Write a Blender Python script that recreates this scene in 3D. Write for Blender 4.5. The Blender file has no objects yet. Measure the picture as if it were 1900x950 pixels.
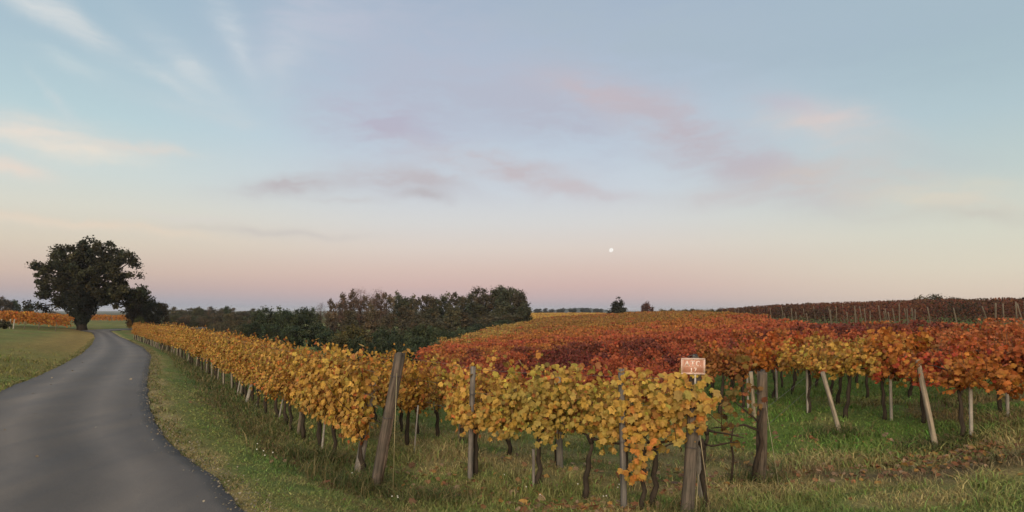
import bpy, math, random
import numpy as np
from mathutils import Vector, Matrix, Quaternion

C = bpy.context.scene.collection
SC = bpy.context.scene
R = math.radians
# ------------------------------------------------------------------ camera
FPX, HOR, EYE = 1200.0, 575.0, 1.8          # focal length and horizon in photo pixels (1900 x 950), eye height
cam_d = bpy.data.cameras.new('camera'); cam = bpy.data.objects.new('camera', cam_d); C.objects.link(cam)
cam.location = (0, 0, EYE); cam.rotation_euler = (R(90), 0, 0)
cam_d.sensor_fit = 'HORIZONTAL'; cam_d.sensor_width = 36.0; cam_d.lens = 36.0 * FPX / 1900.0
cam_d.shift_y = (HOR - 475.0) / 1900.0
cam_d.clip_start = 0.05; cam_d.clip_end = 20000
SC.camera = cam
SC.view_settings.view_transform = 'Standard'; SC.view_settings.look = 'None'
SC.view_settings.exposure = 0.12; SC.view_settings.gamma = 1.0
SC.render.engine = 'CYCLES'
SC.cycles.max_bounces = 5; SC.cycles.diffuse_bounces = 3; SC.cycles.transmission_bounces = 3
SC.cycles.transparent_max_bounces = 4; SC.cycles.use_denoising = True; SC.cycles.denoiser = 'OPENIMAGEDENOISE'; SC.cycles.denoising_input_passes = 'RGB_ALBEDO_NORMAL'; SC.cycles.denoising_prefilter = 'ACCURATE'

# ------------------------------------------------------------------ small node toolkit
def s2l(c):
    return tuple(((x/255)/12.92 if x/255 <= .04045 else ((x/255+.055)/1.055)**2.4) for x in c)
class NT:
    def __init__(s, tree): s.t = tree; s.n = tree.nodes; s.l = tree.links
    def node(s, typ, **kw):
        n = s.n.new(typ)
        for k, v in kw.items():
            if k == 'ins':
                for key, val in v.items():
                    if hasattr(val, 'is_output') or isinstance(val, bpy.types.NodeSocket): s.l.new(val, n.inputs[key])
                    else: n.inputs[key].default_value = val
            else: setattr(n, k, v)
        return n
    def m(s, op, a, b=0.0, c=0.0, clamp=False):
        n = s.n.new('ShaderNodeMath'); n.operation = op; n.use_clamp = clamp
        for i, v in enumerate((a, b, c)):
            if isinstance(v, bpy.types.NodeSocket): s.l.new(v, n.inputs[i])
            else: n.inputs[i].default_value = v
        return n.outputs[0]
    def mix(s, f, a, b, typ='MIX'):
        n = s.n.new('ShaderNodeMix'); n.data_type = 'RGBA'; n.blend_type = typ; n.clamp_factor = True
        for i, v in ((0, f), (6, a), (7, b)):
            if isinstance(v, bpy.types.NodeSocket): s.l.new(v, n.inputs[i])
            elif i == 0: n.inputs[0].default_value = v
            else: n.inputs[i].default_value = (*v[:3], 1)
        return n.outputs[2]
    def ramp(s, f, stops, interp='LINEAR'):
        n = s.n.new('ShaderNodeValToRGB'); s.l.new(f, n.inputs[0]); e = n.color_ramp.elements; n.color_ramp.interpolation = interp
        while len(e) > 1: e.remove(e[0])
        e[0].position = stops[0][0]; e[0].color = (*stops[0][1][:3], 1)
        for p, c in stops[1:]:
            x = e.new(p); x.color = (*c[:3], 1)
        return n.outputs[0]
    def sstep(s, x, a, b):
        n = s.n.new('ShaderNodeMapRange'); n.interpolation_type = 'SMOOTHSTEP'; s.l.new(x, n.inputs[0])
        n.inputs[1].default_value = a; n.inputs[2].default_value = b; n.inputs[3].default_value = 0; n.inputs[4].default_value = 1
        return n.outputs[0]

# ------------------------------------------------------------------ world: dusk sky opposite the sunset
SUN_EL, SUN_AZ = R(22), R(190)               # sun just above the horizon behind the camera (compass angle from +Y towards +X)
world = bpy.data.worlds.new('World'); SC.world = world; world.use_nodes = True
w = NT(world.node_tree); w.n.clear()
tc = w.node('ShaderNodeTexCoord')
sep = w.node('ShaderNodeSeparateXYZ', ins={0: tc.outputs['Generated']})
dx, dy, dz = sep.outputs
az = w.m('ARCTAN2', dx, dy); el = w.m('ARCSINE', dz)
def pe(v): return math.atan((HOR - v) / FPX)
def ramp_for(stops):                        # stops: (photo row, sRGB) turned into elevation angles
    return w.ramp(w.m('DIVIDE', el, math.pi / 2), [(max(0, pe(v)) / (math.pi / 2) if v is not None else 1.0, s2l(c)) for v, c in stops])
CEN = ramp_for([(575, (166, 166, 176)), (566, (176, 167, 173)), (552, (192, 171, 172)), (530, (205, 177, 172)), (500, (212, 189, 180)), (460, (216, 204, 196)),
                (415, (211, 210, 209)), (350, (200, 208, 217)), (270, (189, 203, 217)), (150, (177, 190, 208)), (0, (162, 178, 198)), (None, (150, 165, 188))])
LEF = ramp_for([(578, (152, 160, 172)), (560, (164, 163, 172)), (540, (186, 168, 166)), (515, (204, 182, 170)), (470, (213, 201, 184)), (415, (214, 212, 200)),
                (360, (203, 213, 210)), (270, (183, 206, 212)), (150, (168, 191, 204)), (0, (156, 181, 198)), (None, (150, 165, 188))])
RIG = ramp_for([(575, (208, 188, 174)), (550, (216, 199, 181)), (510, (216, 208, 190)), (450, (210, 211, 197)), (360, (190, 203, 201)),
                (270, (176, 196, 203)), (150, (164, 186, 196)), (0, (158, 180, 194)), (None, (150, 165, 188))])
WES = w.ramp(w.m('DIVIDE', el, math.pi / 2), [(0, (1.7, 1.0, .55)), (.12, (1.55, 1.12, .76)), (.4, (.95, .88, .82)), (1, s2l((150, 165, 188)))])
t1 = w.sstep(az, -.62, -.12); t2 = w.sstep(az, .10, .68)
sky = w.mix(t2, w.mix(t1, LEF, CEN), RIG)
sky = w.mix(w.sstep(dy, .25, -.75), sky, WES)
# clouds: soft streaks placed by direction (azimuth, elevation), frayed by noise
nz = w.node('ShaderNodeTexNoise', ins={'Vector': tc.outputs['Generated'], 'Scale': 5.0, 'Detail': 5.0, 'Roughness': .6})
nzs = w.node('ShaderNodeSeparateColor', ins={0: nz.outputs['Color']})
azd = w.m('ADD', az, w.m('MULTIPLY', w.m('SUBTRACT', nzs.outputs[0], .5), .11))
eld = w.m('ADD', el, w.m('MULTIPLY', w.m('SUBTRACT', nzs.outputs[1], .5), .065))
stre = w.node('ShaderNodeCombineXYZ', ins={0: w.m('MULTIPLY', azd, 9.0), 1: w.m('MULTIPLY', eld, 38.0), 2: .4})
nst = w.node('ShaderNodeTexNoise', ins={'Vector': stre.outputs[0], 'Scale': 1.0, 'Detail': 6.0, 'Roughness': .62})
fray = w.m('ADD', .42, w.m('MULTIPLY', w.sstep(nst.outputs[0], .34, .66), .85))
CLOUDS = [  # u, v, half width, half height, tilt (deg, + = right end lower), sRGB, strength
 (105, 264, 92, 17, 6, (236, 224, 209), .72), (60, 238, 70, 24, 2, (230, 219, 208), .7), (15, 305, 45, 13, 3, (228, 214, 202), .7), (240, 272, 80, 9, 2, (222, 212, 203), .55),
 (95, 22, 70, 20, 25, (216, 219, 219), .7), (150, 48, 50, 18, 35, (206, 212, 214), .45), (428, 58, 55, 20, 65, (206, 214, 219), .6), (330, 112, 80, 20, 38, (204, 212, 216), .6), (290, 140, 60, 12, 30, (204, 212, 215), .45),
 (545, 80, 75, 32, -48, (196, 205, 214), .5), (520, 125, 45, 20, -65, (196, 205, 213), .3), (600, 45, 110, 40, -15, (188, 194, 209), .7), (130, 122, 45, 12, 12, (196, 210, 214), .55), (300, 145, 60, 14, 25, (198, 209, 214), .4), (105, 185, 40, 9, 50, (200, 210, 213), .45),
 (290, 190, 60, 18, 12, (200, 208, 212), .4), (400, 215, 60, 14, 8, (204, 208, 211), .4),
 (715, 230, 115, 46, 4, (181, 179, 196), .95), (880, 180, 160, 46, 8, (178, 184, 200), .9), (1010, 205, 135, 52, 20, (180, 183, 198), .95), (800, 80, 200, 70, 10, (178, 185, 202), .7), (1230, 70, 260, 60, 8, (170, 183, 196), .7), (1700, 60, 220, 70, 5, (163, 184, 194), .6),
 (545, 340, 90, 15, -6, (188, 183, 187), .95), (750, 338, 105, 22, 6, (189, 184, 190), .95), (785, 368, 42, 8, 8, (186, 182, 187), .85), (640, 368, 50, 5, 0, (196, 194, 196), .5),
 (935, 314, 130, 22, 9, (192, 184, 190), 1.0), (1070, 348, 95, 15, 8, (196, 188, 193), .75),
 (1140, 185, 110, 20, 14, (196, 182, 188), .95), (1270, 245, 165, 38, 28, (187, 181, 191), 1.0), (1390, 305, 150, 32, 24, (188, 182, 190), .9),
 (1530, 240, 85, 30, 18, (214, 202, 199), 1.0), (1445, 195, 60, 18, 20, (189, 186, 198), .6), (1540, 336, 120, 30, 4, (200, 192, 189), 1.0), (1340, 362, 70, 14, 5, (197, 189, 191), .55),
 (1750, 372, 115, 28, 8, (212, 207, 194), .95), (1775, 398, 120, 14, 4, (197, 194, 185), .6), (1860, 345, 55, 11, 8, (206, 207, 196), .7), (1660, 275, 130, 18, 18, (186, 197, 200), .55), (1500, 60, 330, 60, 6, (166, 184, 199), .6),
 (490, 422, 75, 6, 1, (198, 192, 188), .55), (590, 428, 60, 5, 2, (200, 193, 190), .45), (380, 418, 70, 6, 0, (204, 197, 190), .4), (170, 412, 190, 9, 3, (224, 208, 190), .75), (40, 402, 90, 8, 2, (222, 210, 194), .5), (330, 398, 80, 7, 0, (214, 207, 203), .4)]
for (u, v, ru, rv, rot, col, st) in CLOUDS:
    a0 = math.atan((u - 950) / FPX); k = math.cos(a0); e0 = math.atan((HOR - v) / FPX * k)
    da = w.m('MULTIPLY', w.m('SUBTRACT', azd, a0), FPX / k); de = w.m('MULTIPLY', w.m('SUBTRACT', e0, eld), FPX / k)
    c, s = math.cos(R(rot)), math.sin(R(rot))
    p = w.m('MULTIPLY', w.m('ADD', w.m('MULTIPLY', da, c), w.m('MULTIPLY', de, s)), 1 / ru)
    q = w.m('MULTIPLY', w.m('SUBTRACT', w.m('MULTIPLY', de, c), w.m('MULTIPLY', da, s)), 1 / rv)
    d2 = w.m('ADD', w.m('MULTIPLY', p, p), w.m('MULTIPLY', q, q))
    f = w.m('MULTIPLY', w.m('MULTIPLY', w.m('EXPONENT', w.m('MULTIPLY', d2, -.8)), fray), st)
    front = f
    sky = w.mix(front, sky, s2l(col))
nish = w.node('ShaderNodeTexSky'); nish.sky_type = 'NISHITA'; nish.sun_disc = False
nish.sun_elevation = R(3); nish.sun_rotation = SUN_AZ
bg1 = w.node('ShaderNodeBackground', ins={0: sky, 1: .93}); bg2 = w.node('ShaderNodeBackground', ins={0: nish.outputs[0], 1: .006})
add = w.node('ShaderNodeAddShader', ins={0: bg1.outputs[0], 1: bg2.outputs[0]})
w.node('ShaderNodeOutputWorld', ins={0: add.outputs[0]})
world.cycles.sampling_method = 'MANUAL'; world.cycles.sample_map_resolution = 512
# ------------------------------------------------------------------ sun
sun_d = bpy.data.lights.new('sun', 'SUN'); sun = bpy.data.objects.new('sun', sun_d); C.objects.link(sun)
sun_d.energy = 2.0; sun_d.angle = R(25); sun_d.color = (1, .84, .66)
sv = Vector((math.sin(SUN_AZ) * math.cos(SUN_EL), math.cos(SUN_AZ) * math.cos(SUN_EL), math.sin(SUN_EL)))
sun.rotation_euler = sv.to_track_quat('Z', 'Y').to_euler()

# ------------------------------------------------------------------ noise and terrain in numpy
def _h(i, j, s):
    n = (i.astype(np.int64) * 374761393 + j.astype(np.int64) * 668265263 + s * 1274126177) & 0x7fffffff
    n = ((n ^ (n >> 13)) * 1103515245) & 0x7fffffff
    return ((n ^ (n >> 16)) & 0xffff) / 65535.0
def vnoise(x, y, s=0):
    x = np.asarray(x, float); y = np.asarray(y, float)
    i = np.floor(x); j = np.floor(y); f = x - i; g = y - j
    f = f*f*(3-2*f); g = g*g*(3-2*g)
    return (_h(i, j, s)*(1-f)+_h(i+1, j, s)*f)*(1-g) + (_h(i, j+1, s)*(1-f)+_h(i+1, j+1, s)*f)*g
def fbm(x, y, s=0, o=4):
    t = 0; a = .5
    for k in range(o):
        t = t + a * vnoise(np.asarray(x) * 2**k, np.asarray(y) * 2**k, s + k); a *= .5
    return t
def smooth(x, a, b):
    t = np.clip((x - a) / (b - a), 0, 1); return t*t*(3-2*t)

def zroad(y): return np.interp(y, [0, 15, 30, 45, 69, 98, 140], [0, 0, -.32, -.66, -1.08, -1.12, -1.12])
def road_pt(u, v):
    y = EYE * FPX / (v - HOR)
    for _ in range(40): y = .5*y + .5*(EYE - float(zroad(y))) * FPX / (v - HOR)
    return ((u - 950) / FPX * y, y)
RE = [road_pt(*p) for p in ((460, 950), (392, 885), (322, 830), (288, 790), (276, 752), (272, 720), (275, 690), (281, 660), (266, 645), (235, 630), (214, 620), (204, 614))]
LE = [road_pt(*p) for p in ((-75, 780), (0, 727), (60, 703), (110, 680), (150, 658), (170, 640), (177, 626), (172, 617))]
RE = [(1.6, -6), (.2, 1.5), (-1.0, 3.8)] + RE
LE = [(-2.6, -6), (-4.6, 2), (-6.6, 7.5)] + LE
yl = RE[-1][1]; xl = RE[-1][0]
# beyond the last points the lane bends to the right and passes behind the vineyard
RE += [(xl - 1.2, yl + 6), (xl + 1.5, yl + 11), (xl + 8, yl + 14)]
LE += [(xl - 5.6, yl + 2), (xl - 6.2, yl + 9), (xl - 2.5, yl + 16), (xl + 7, yl + 18.5)]
def resample(pl, n, sm=True):
    p = np.array(pl, float); 
    d = np.r_[0, np.cumsum(np.hypot(*np.diff(p, axis=0).T))]; t = np.linspace(0, d[-1], n)
    q = np.c_[np.interp(t, d, p[:, 0]), np.interp(t, d, p[:, 1])]
    if sm:
        for _ in range(3): q[1:-1] = .25*q[:-2] + .5*q[1:-1] + .25*q[2:]
    return q
# pair both edges by running down the lane
RQ = resample(RE, 140); LQ = resample(LE, 140)
def seg_dist(px, py, pl):
    d = np.full(px.shape, 1e9); sd = np.zeros(px.shape)
    for a, b in zip(pl[:-1], pl[1:]):
        ab = b - a; L = ab @ ab + 1e-9
        t = np.clip(((px - a[0])*ab[0] + (py - a[1])*ab[1]) / L, 0, 1)
        ex = px - a[0] - t*ab[0]; ey = py - a[1] - t*ab[1]; dd = np.hypot(ex, ey)
        cr = ab[0]*ey - ab[1]*ex; mk = dd < d
        d = np.where(mk, dd, d); sd = np.where(mk, np.sign(cr), sd)
    return d, sd
def road_signed(x, y):                       # (distance right of the right edge, distance left of the left edge), <0 on the lane side
    x = np.asarray(x, float); y = np.asarray(y, float)
    dr, sr = seg_dist(x, y, RQ[::2]); dl, sl = seg_dist(x, y, LQ[::2])
    return -dr*sr, dl*sl                       # left of travel direction = positive cross

CTRL = [(600, 950, 6.9), (700, 950, 7.6), (950, 950, 7.9), (1275, 950, 7.9), (1600, 950, 7.5), (1900, 950, 7.0), (2300, 950, 6.5), (700, 905, 9.0), (875, 880, 9.8), (990, 905, 9.1), (1038, 865, 10.3),
 (855, 820, 12.2), (1410, 890, 9.6), (1560, 805, 11.5), (1737, 835, 10.3), (1800, 812, 10.2), (1652, 780, 12.3), (1498, 765, 14), (1387, 755, 15), (1868, 770, 11.5), (2100, 770, 10.5),
 (470, 745, 17.8), (380, 690, 26), (300, 655, 41), (245, 632, 65)]
CZ = [(900, 18, -1.55), (1200, 18, -1.2), (1300, 18, -.9), (1500, 18, -.55), (1700, 18, -.45), (1900, 18, -.2), (2200, 18, 0), (900, 30, -2.1), (760, 25, -1.8), (760, 34, -2.2), (900, 40, -2.2),
 (1200, 30, -1.35), (1200, 60, -1.45), (1200, 100, -1.0), (1200, 150, -.25), (1000, 60, -2.1), (1000, 100, -1.8), (1000, 150, -1.55), (1500, 30, -.8), (1500, 48, -.55), (1350, 40, -.95), (1700, 28, -.55), (1900, 28, -.3), (1650, 38, -.35),
 (1650, 55, .35), (1900, 42, .5), (1400, 80, .2), (1600, 120, .8), (1900, 100, 1.0), (2200, 40, .5), (1350, 120, .1), (1900, 200, .6), (1600, 250, 0), (980, 130, -1.6), (850, 120, -2.2), (700, 90, -3.1), (550, 80, -2.6),
 (760, 50, -2.5), (600, 45, -2.2), (520, 40, -1.7), (470, 110, -2.5), (330, 150, -1.6), (400, 160, -1.9), (0, 31, .1), (0, 60, -.05), (80, 90, -.6), (152, 95, -1.05), (210, 120, -1.1), (-200, 30, .2), (-300, 80, 0), (60, 40, -.1), (-200, 12, .05), (0, 18, .05),
 (1050, 180, -1.9), (1050, 300, -1.3), (1200, 300, -1.5), (700, 200, -2.6), (300, 300, -2.6), (0, 200, -1.5), (1000, 700, -3), (200, 700, -3.4), (1600, 700, -2), (-400, 600, -2)]
pts = [(u, Y, EYE - (v - HOR) * Y / FPX) for u, v, Y in CTRL] + CZ
pa, pr, pz = [], [], []
for u, Y, z in pts:
    x = (u - 950) / FPX * Y; pa.append(math.atan2(x, Y)); pr.append(math.hypot(x, Y)); pz.append(z)
for a in (-1.3, -.9, -.5, 0, .5, .9, 1.3):
    pa += [a, a]; pr += [1.5, 3.8]; pz += [0, -.06 if a < .1 else -.14]
for a in (-.7, 0, .7): pa += [a, a]; pr += [1600, 5000]; pz += [-5, -6]
def _feat(a, r): return np.c_[np.asarray(a) * 3.0, np.log(np.maximum(r, .8)) * 1.5]
XF = _feat(np.array(pa), np.array(pr)); NP_ = len(XF)
def _phi(d): return np.where(d > 1e-9, d*d*np.log(d + 1e-12), 0)
A = np.zeros((NP_+3, NP_+3)); D = np.linalg.norm(XF[:, None]-XF[None], axis=2)
A[:NP_, :NP_] = _phi(D) + np.eye(NP_)*.012; A[:NP_, NP_] = 1; A[:NP_, NP_+1:] = XF; A[NP_:, :NP_] = A[:NP_, NP_:].T
W_ = np.linalg.solve(A, np.r_[np.array(pz), 0, 0, 0])
def base_h(x, y):
    x = np.asarray(x, float).ravel(); y = np.asarray(y, float).ravel()
    a = np.arctan2(x, y); r = np.hypot(x, y); out = np.zeros(len(x))
    for k in range(0, len(x), 20000):
        sl = slice(k, k+20000)
        F = _feat(np.clip(a[sl], -1.15, 1.15), r[sl])
        out[sl] = _phi(np.linalg.norm(F[:, None]-XF[None], axis=2)) @ W_[:NP_] + W_[NP_] + F @ W_[NP_+1:]
    bl = smooth(np.abs(a), .95, 1.6)
    return out*(1-bl) + bl*np.where(r > 1000, -5, np.where(r > 60, -1.2, -.05))
def ground_z(x, y, micro=True):
    x = np.asarray(x, float).ravel(); y = np.asarray(y, float).ravel()
    h = base_h(x, y); r = np.hypot(x, y)
    if micro:
        k = np.clip(40/(r+10), 0, 1)
        h = h + k*((fbm(x*.9, y*.9, 3)-.47)*.10 + (fbm(x*4, y*4, 9, 3)-.44)*.045)
    m = (r < 190) & (x < 8)
    if m.any():
        dr, dl = road_signed(x[m], y[m]); d = np.maximum(dr, dl)
        t = smooth(d, .02, 2.0)
        zr = zroad(np.maximum(y[m], 0)) + np.where(d < 0, -.07, .0) - .015
        h[m] = zr*(1-t) + h[m]*t
    return h
def gz(x, y): return float(ground_z([x], [y], False)[0])
def at(u, Y):                                # ground point seen in photo column u at depth Y
    x = (u - 950) / FPX * Y; return Vector((x, Y, gz(x, Y)))

# ------------------------------------------------------------------ object helpers
def mesh_np(name, V, F, mats, col=None, mi=None, smooth_=False):
    V = np.asarray(V, np.float32).reshape(-1, 3)
    me = bpy.data.meshes.new(name)
    if isinstance(F, np.ndarray): tot = np.full(len(F), F.shape[1], np.int32); flat = F.ravel().astype(np.int32)
    else: tot = np.array([len(f) for f in F], np.int32); flat = np.array([i for f in F for i in f], np.int32)
    me.vertices.add(len(V)); me.vertices.foreach_set('co', V.ravel())
    me.loops.add(len(flat)); me.loops.foreach_set('vertex_index', flat)
    me.polygons.add(len(tot)); st = np.zeros(len(tot), np.int32); st[1:] = np.cumsum(tot)[:-1]
    me.polygons.foreach_set('loop_start', st); me.polygons.foreach_set('loop_total', tot)
    for m_ in (mats if isinstance(mats, (list, tuple)) else [mats]): me.materials.append(m_)
    if mi is not None: me.polygons.foreach_set('material_index', np.asarray(mi, np.int32))
    if col is not None:
        at_ = me.attributes.new('tint', 'FLOAT_COLOR', 'POINT')
        c4 = np.ones((len(V), 4), np.float32); c4[:, :3] = np.asarray(col, np.float32)
        at_.data.foreach_set('color', c4.ravel())
    if smooth_: me.polygons.foreach_set('use_smooth', np.ones(len(tot), bool))
    me.update(calc_edges=True); me.validate()
    return me
def link(name, data, parent=None, loc=None, rot=None, scale=None, color=None):
    o = bpy.data.objects.new(name, data); C.objects.link(o)
    if parent: o.parent = parent
    if loc is not None: o.location = loc
    if rot is not None: o.rotation_euler = rot
    if scale is not None: o.scale = scale
    if color is not None: o.color = (*color[:3], 1)
    return o
def tag(o, label=None, cat=None, group=None, kind=None):
    for k, v in (('label', label), ('category', cat), ('group', group), ('kind', kind)):
        if v: o[k] = v
    return o
class MB:                                    # gathers tubes, boxes and polygons with one colour each
    def __init__(s): s.V = []; s.F = []; s.c = []
    def add(s, V, F, col=(1, 1, 1)):
        b = len(s.V); s.V += [tuple(v) for v in V]; s.F += [tuple(i+b for i in f) for f in F]; s.c += [col]*len(V)
    def tube(s, path, rad, n=7, col=(1, 1, 1), cap=True, rough=0, rng=None):
        P = [Vector(p) for p in path]; rad = rad if isinstance(rad, (list, tuple)) else [rad]*len(P)
        V = []; ref = Vector((1, 0, 0))
        for i, p in enumerate(P):
            d = (P[min(i+1, len(P)-1)] - P[max(i-1, 0)]).normalized()
            a = ref - d*ref.dot(d)
            if a.length < .1: a = Vector((0, 1, 0)) - d*d.y
            a.normalize(); b = d.cross(a)
            for k in range(n):
                t = 2*math.pi*k/n; r = rad[i]*(1 + (rng.uniform(-rough, rough) if rough else 0))
                V.append(p + (a*math.cos(t) + b*math.sin(t))*r)
        F = [(i*n+k, i*n+(k+1) % n, (i+1)*n+(k+1) % n, (i+1)*n+k) for i in range(len(P)-1) for k in range(n)]
        if cap: F += [tuple(range(n))[::-1], tuple((len(P)-1)*n+k for k in range(n))]
        s.add(V, F, col)
    def box(s, c, sz, col=(1, 1, 1)):
        x, y, z = (q/2 for q in sz)
        V = [(c[0]+i*x, c[1]+j*y, c[2]+k*z) for i in (-1, 1) for j in (-1, 1) for k in (-1, 1)]
        s.add(V, [(0, 1, 3, 2), (4, 6, 7, 5), (0, 4, 5, 1), (2, 3, 7, 6), (0, 2, 6, 4), (1, 5, 7, 3)], col)
    def mesh(s, name, mat, smooth_=False): return mesh_np(name, s.V, s.F, mat, s.c, smooth_=smooth_)

# ------------------------------------------------------------------ materials
def newmat(name):
    m_ = bpy.data.materials.new(name); m_.use_nodes = True; t = NT(m_.node_tree); t.n.clear(); return m_, t
def tinted(t):
    a = t.node('ShaderNodeAttribute', attribute_name='tint'); oi = t.node('ShaderNodeObjectInfo')
    return t.mix(1.0, a.outputs['Color'], oi.outputs['Color'], 'MULTIPLY')
def leaf_mat(name, trans=.3, rough=.55):
    m_, t = newmat(name); col = tinted(t)
    geo = t.node('ShaderNodeNewGeometry')
    n = t.node('ShaderNodeTexNoise', ins={'Vector': geo.outputs['Position'], 'Scale': 28.0, 'Detail': 2.0})
    col = t.mix(1.0, col, t.ramp(n.outputs[0], [(.3, (.72, .68, .62)), (.55, (1, 1, 1)), (.75, (1.14, 1.16, 1.1))]), 'MULTIPLY')
    p = t.node('ShaderNodeBsdfPrincipled', ins={'Base Color': col, 'Roughness': rough, 'Specular IOR Level': .2})
    tr = t.node('ShaderNodeBsdfTranslucent', ins={0: col})
    mx = t.node('ShaderNodeMixShader', ins={0: trans, 1: p.outputs[0], 2: tr.outputs[0]})
    t.node('ShaderNodeOutputMaterial', ins={0: mx.outputs[0]}); return m_
M_LEAF = leaf_mat('vine_leaf', .34); M_TREE = leaf_mat('tree_leaf', .15, .7); M_GRASS = leaf_mat('grass_blade', .25, .6)
def wood_mat(name, stretch=(30, 30, 3), lo=.45, hi=1.35, bump=.6):
    m_, t = newmat(name); col = tinted(t); c = t.node('ShaderNodeTexCoord')
    mp = t.node('ShaderNodeMapping', ins={0: c.outputs['Object']}); mp.inputs['Scale'].default_value = stretch
    n = t.node('ShaderNodeTexNoise', ins={'Vector': mp.outputs[0], 'Scale': 1.0, 'Detail': 6.0, 'Roughness': .65})
    n2 = t.node('ShaderNodeTexNoise', ins={'Vector': c.outputs['Object'], 'Scale': 5.0, 'Detail': 3.0})
    col = t.mix(1.0, col, t.ramp(n.outputs[0], [(.32, (lo,)*3), (.5, (1, 1, 1)), (.7, (hi, hi*.98, hi*.94))]), 'MULTIPLY')
    col = t.mix(1.0, col, t.ramp(n2.outputs[0], [(.35, (.8, .83, .78)), (.6, (1.08, 1.04, 1))]), 'MULTIPLY')
    b = t.node('ShaderNodeBump', ins={'Strength': bump, 'Distance': .01, 'Height': n.outputs[0]})
    p = t.node('ShaderNodeBsdfPrincipled', ins={'Base Color': col, 'Roughness': .85, 'Specular IOR Level': .15, 'Normal': b.outputs[0]})
    t.node('ShaderNodeOutputMaterial', ins={0: p.outputs[0]}); return m_
M_WOOD = wood_mat('weathered_wood', (38, 38, 2.2), .35, 1.5, 1.0); M_BARK = wood_mat('bark', (22, 22, 6), .5, 1.4)
M_CONC = wood_mat('concrete', (40, 40, 40), .8, 1.12, .3)
def plain(name, rough=.6, metal=0.0):
    m_, t = newmat(name); col = tinted(t)
    c = t.node('ShaderNodeTexCoord'); n = t.node('ShaderNodeTexNoise', ins={'Vector': c.outputs['Object'], 'Scale': 14.0, 'Detail': 4.0})
    col = t.mix(1.0, col, t.ramp(n.outputs[0], [(.3, (.84, .82, .8)), (.6, (1.05, 1.05, 1.05))]), 'MULTIPLY')
    p = t.node('ShaderNodeBsdfPrincipled', ins={'Base Color': col, 'Roughness': rough, 'Metallic': metal})
    t.node('ShaderNodeOutputMaterial', ins={0: p.outputs[0]}); return m_
M_PAINT = plain('sign_paint', .5); M_WIRE = plain('galvanised_wire', .5, .3)

# ------------------------------------------------------------------ ground sheet
GREEN = np.array((.145, .158, .050)); GREEN2 = np.array((.100, .148, .040)); TAN = np.array((.31, .245, .115)); DRY = np.array((.21, .175, .072)); SOIL = np.array((.105, .076, .048)); VIVID = np.array((.092, .150, .032))
A_LINE = [(-1.9, 9.0), (-4.4, 13), (-7.2, 17.8), (-12.3, 26), (-22, 41.0), (-30, 53.5), (-38, 65)]
F1_LINE = [(2.25, 7.95), (1.75, 8.1), (1.05, 8.5), (.3, 9.1), (-.5, 9.7), (-1.2, 10.8), (-1.85, 11.9), (-4.2, 16), (-9.2, 24.4), (-17, 37), (-33, 63)]
F2_LINE = [(2.9, 9.3), (1.9, 9.9), (.85, 10.4), (-.1, 11.1), (-1.0, 12.2), (-2.0, 14.0), (-4.2, 18), (-8, 24.5), (-15, 36), (-30, 60)]
FURROW = [(2.6, 11.2), (3.6, 10.4), (4.4, 9.6), (5.2, 9.2), (6.3, 8.9), (7.6, 8.6)]
A_Q = resample(A_LINE, 60); F1_Q = resample(F1_LINE, 60); F2_Q = resample(F2_LINE, 60); FU_Q = resample(FURROW, 30)
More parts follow.
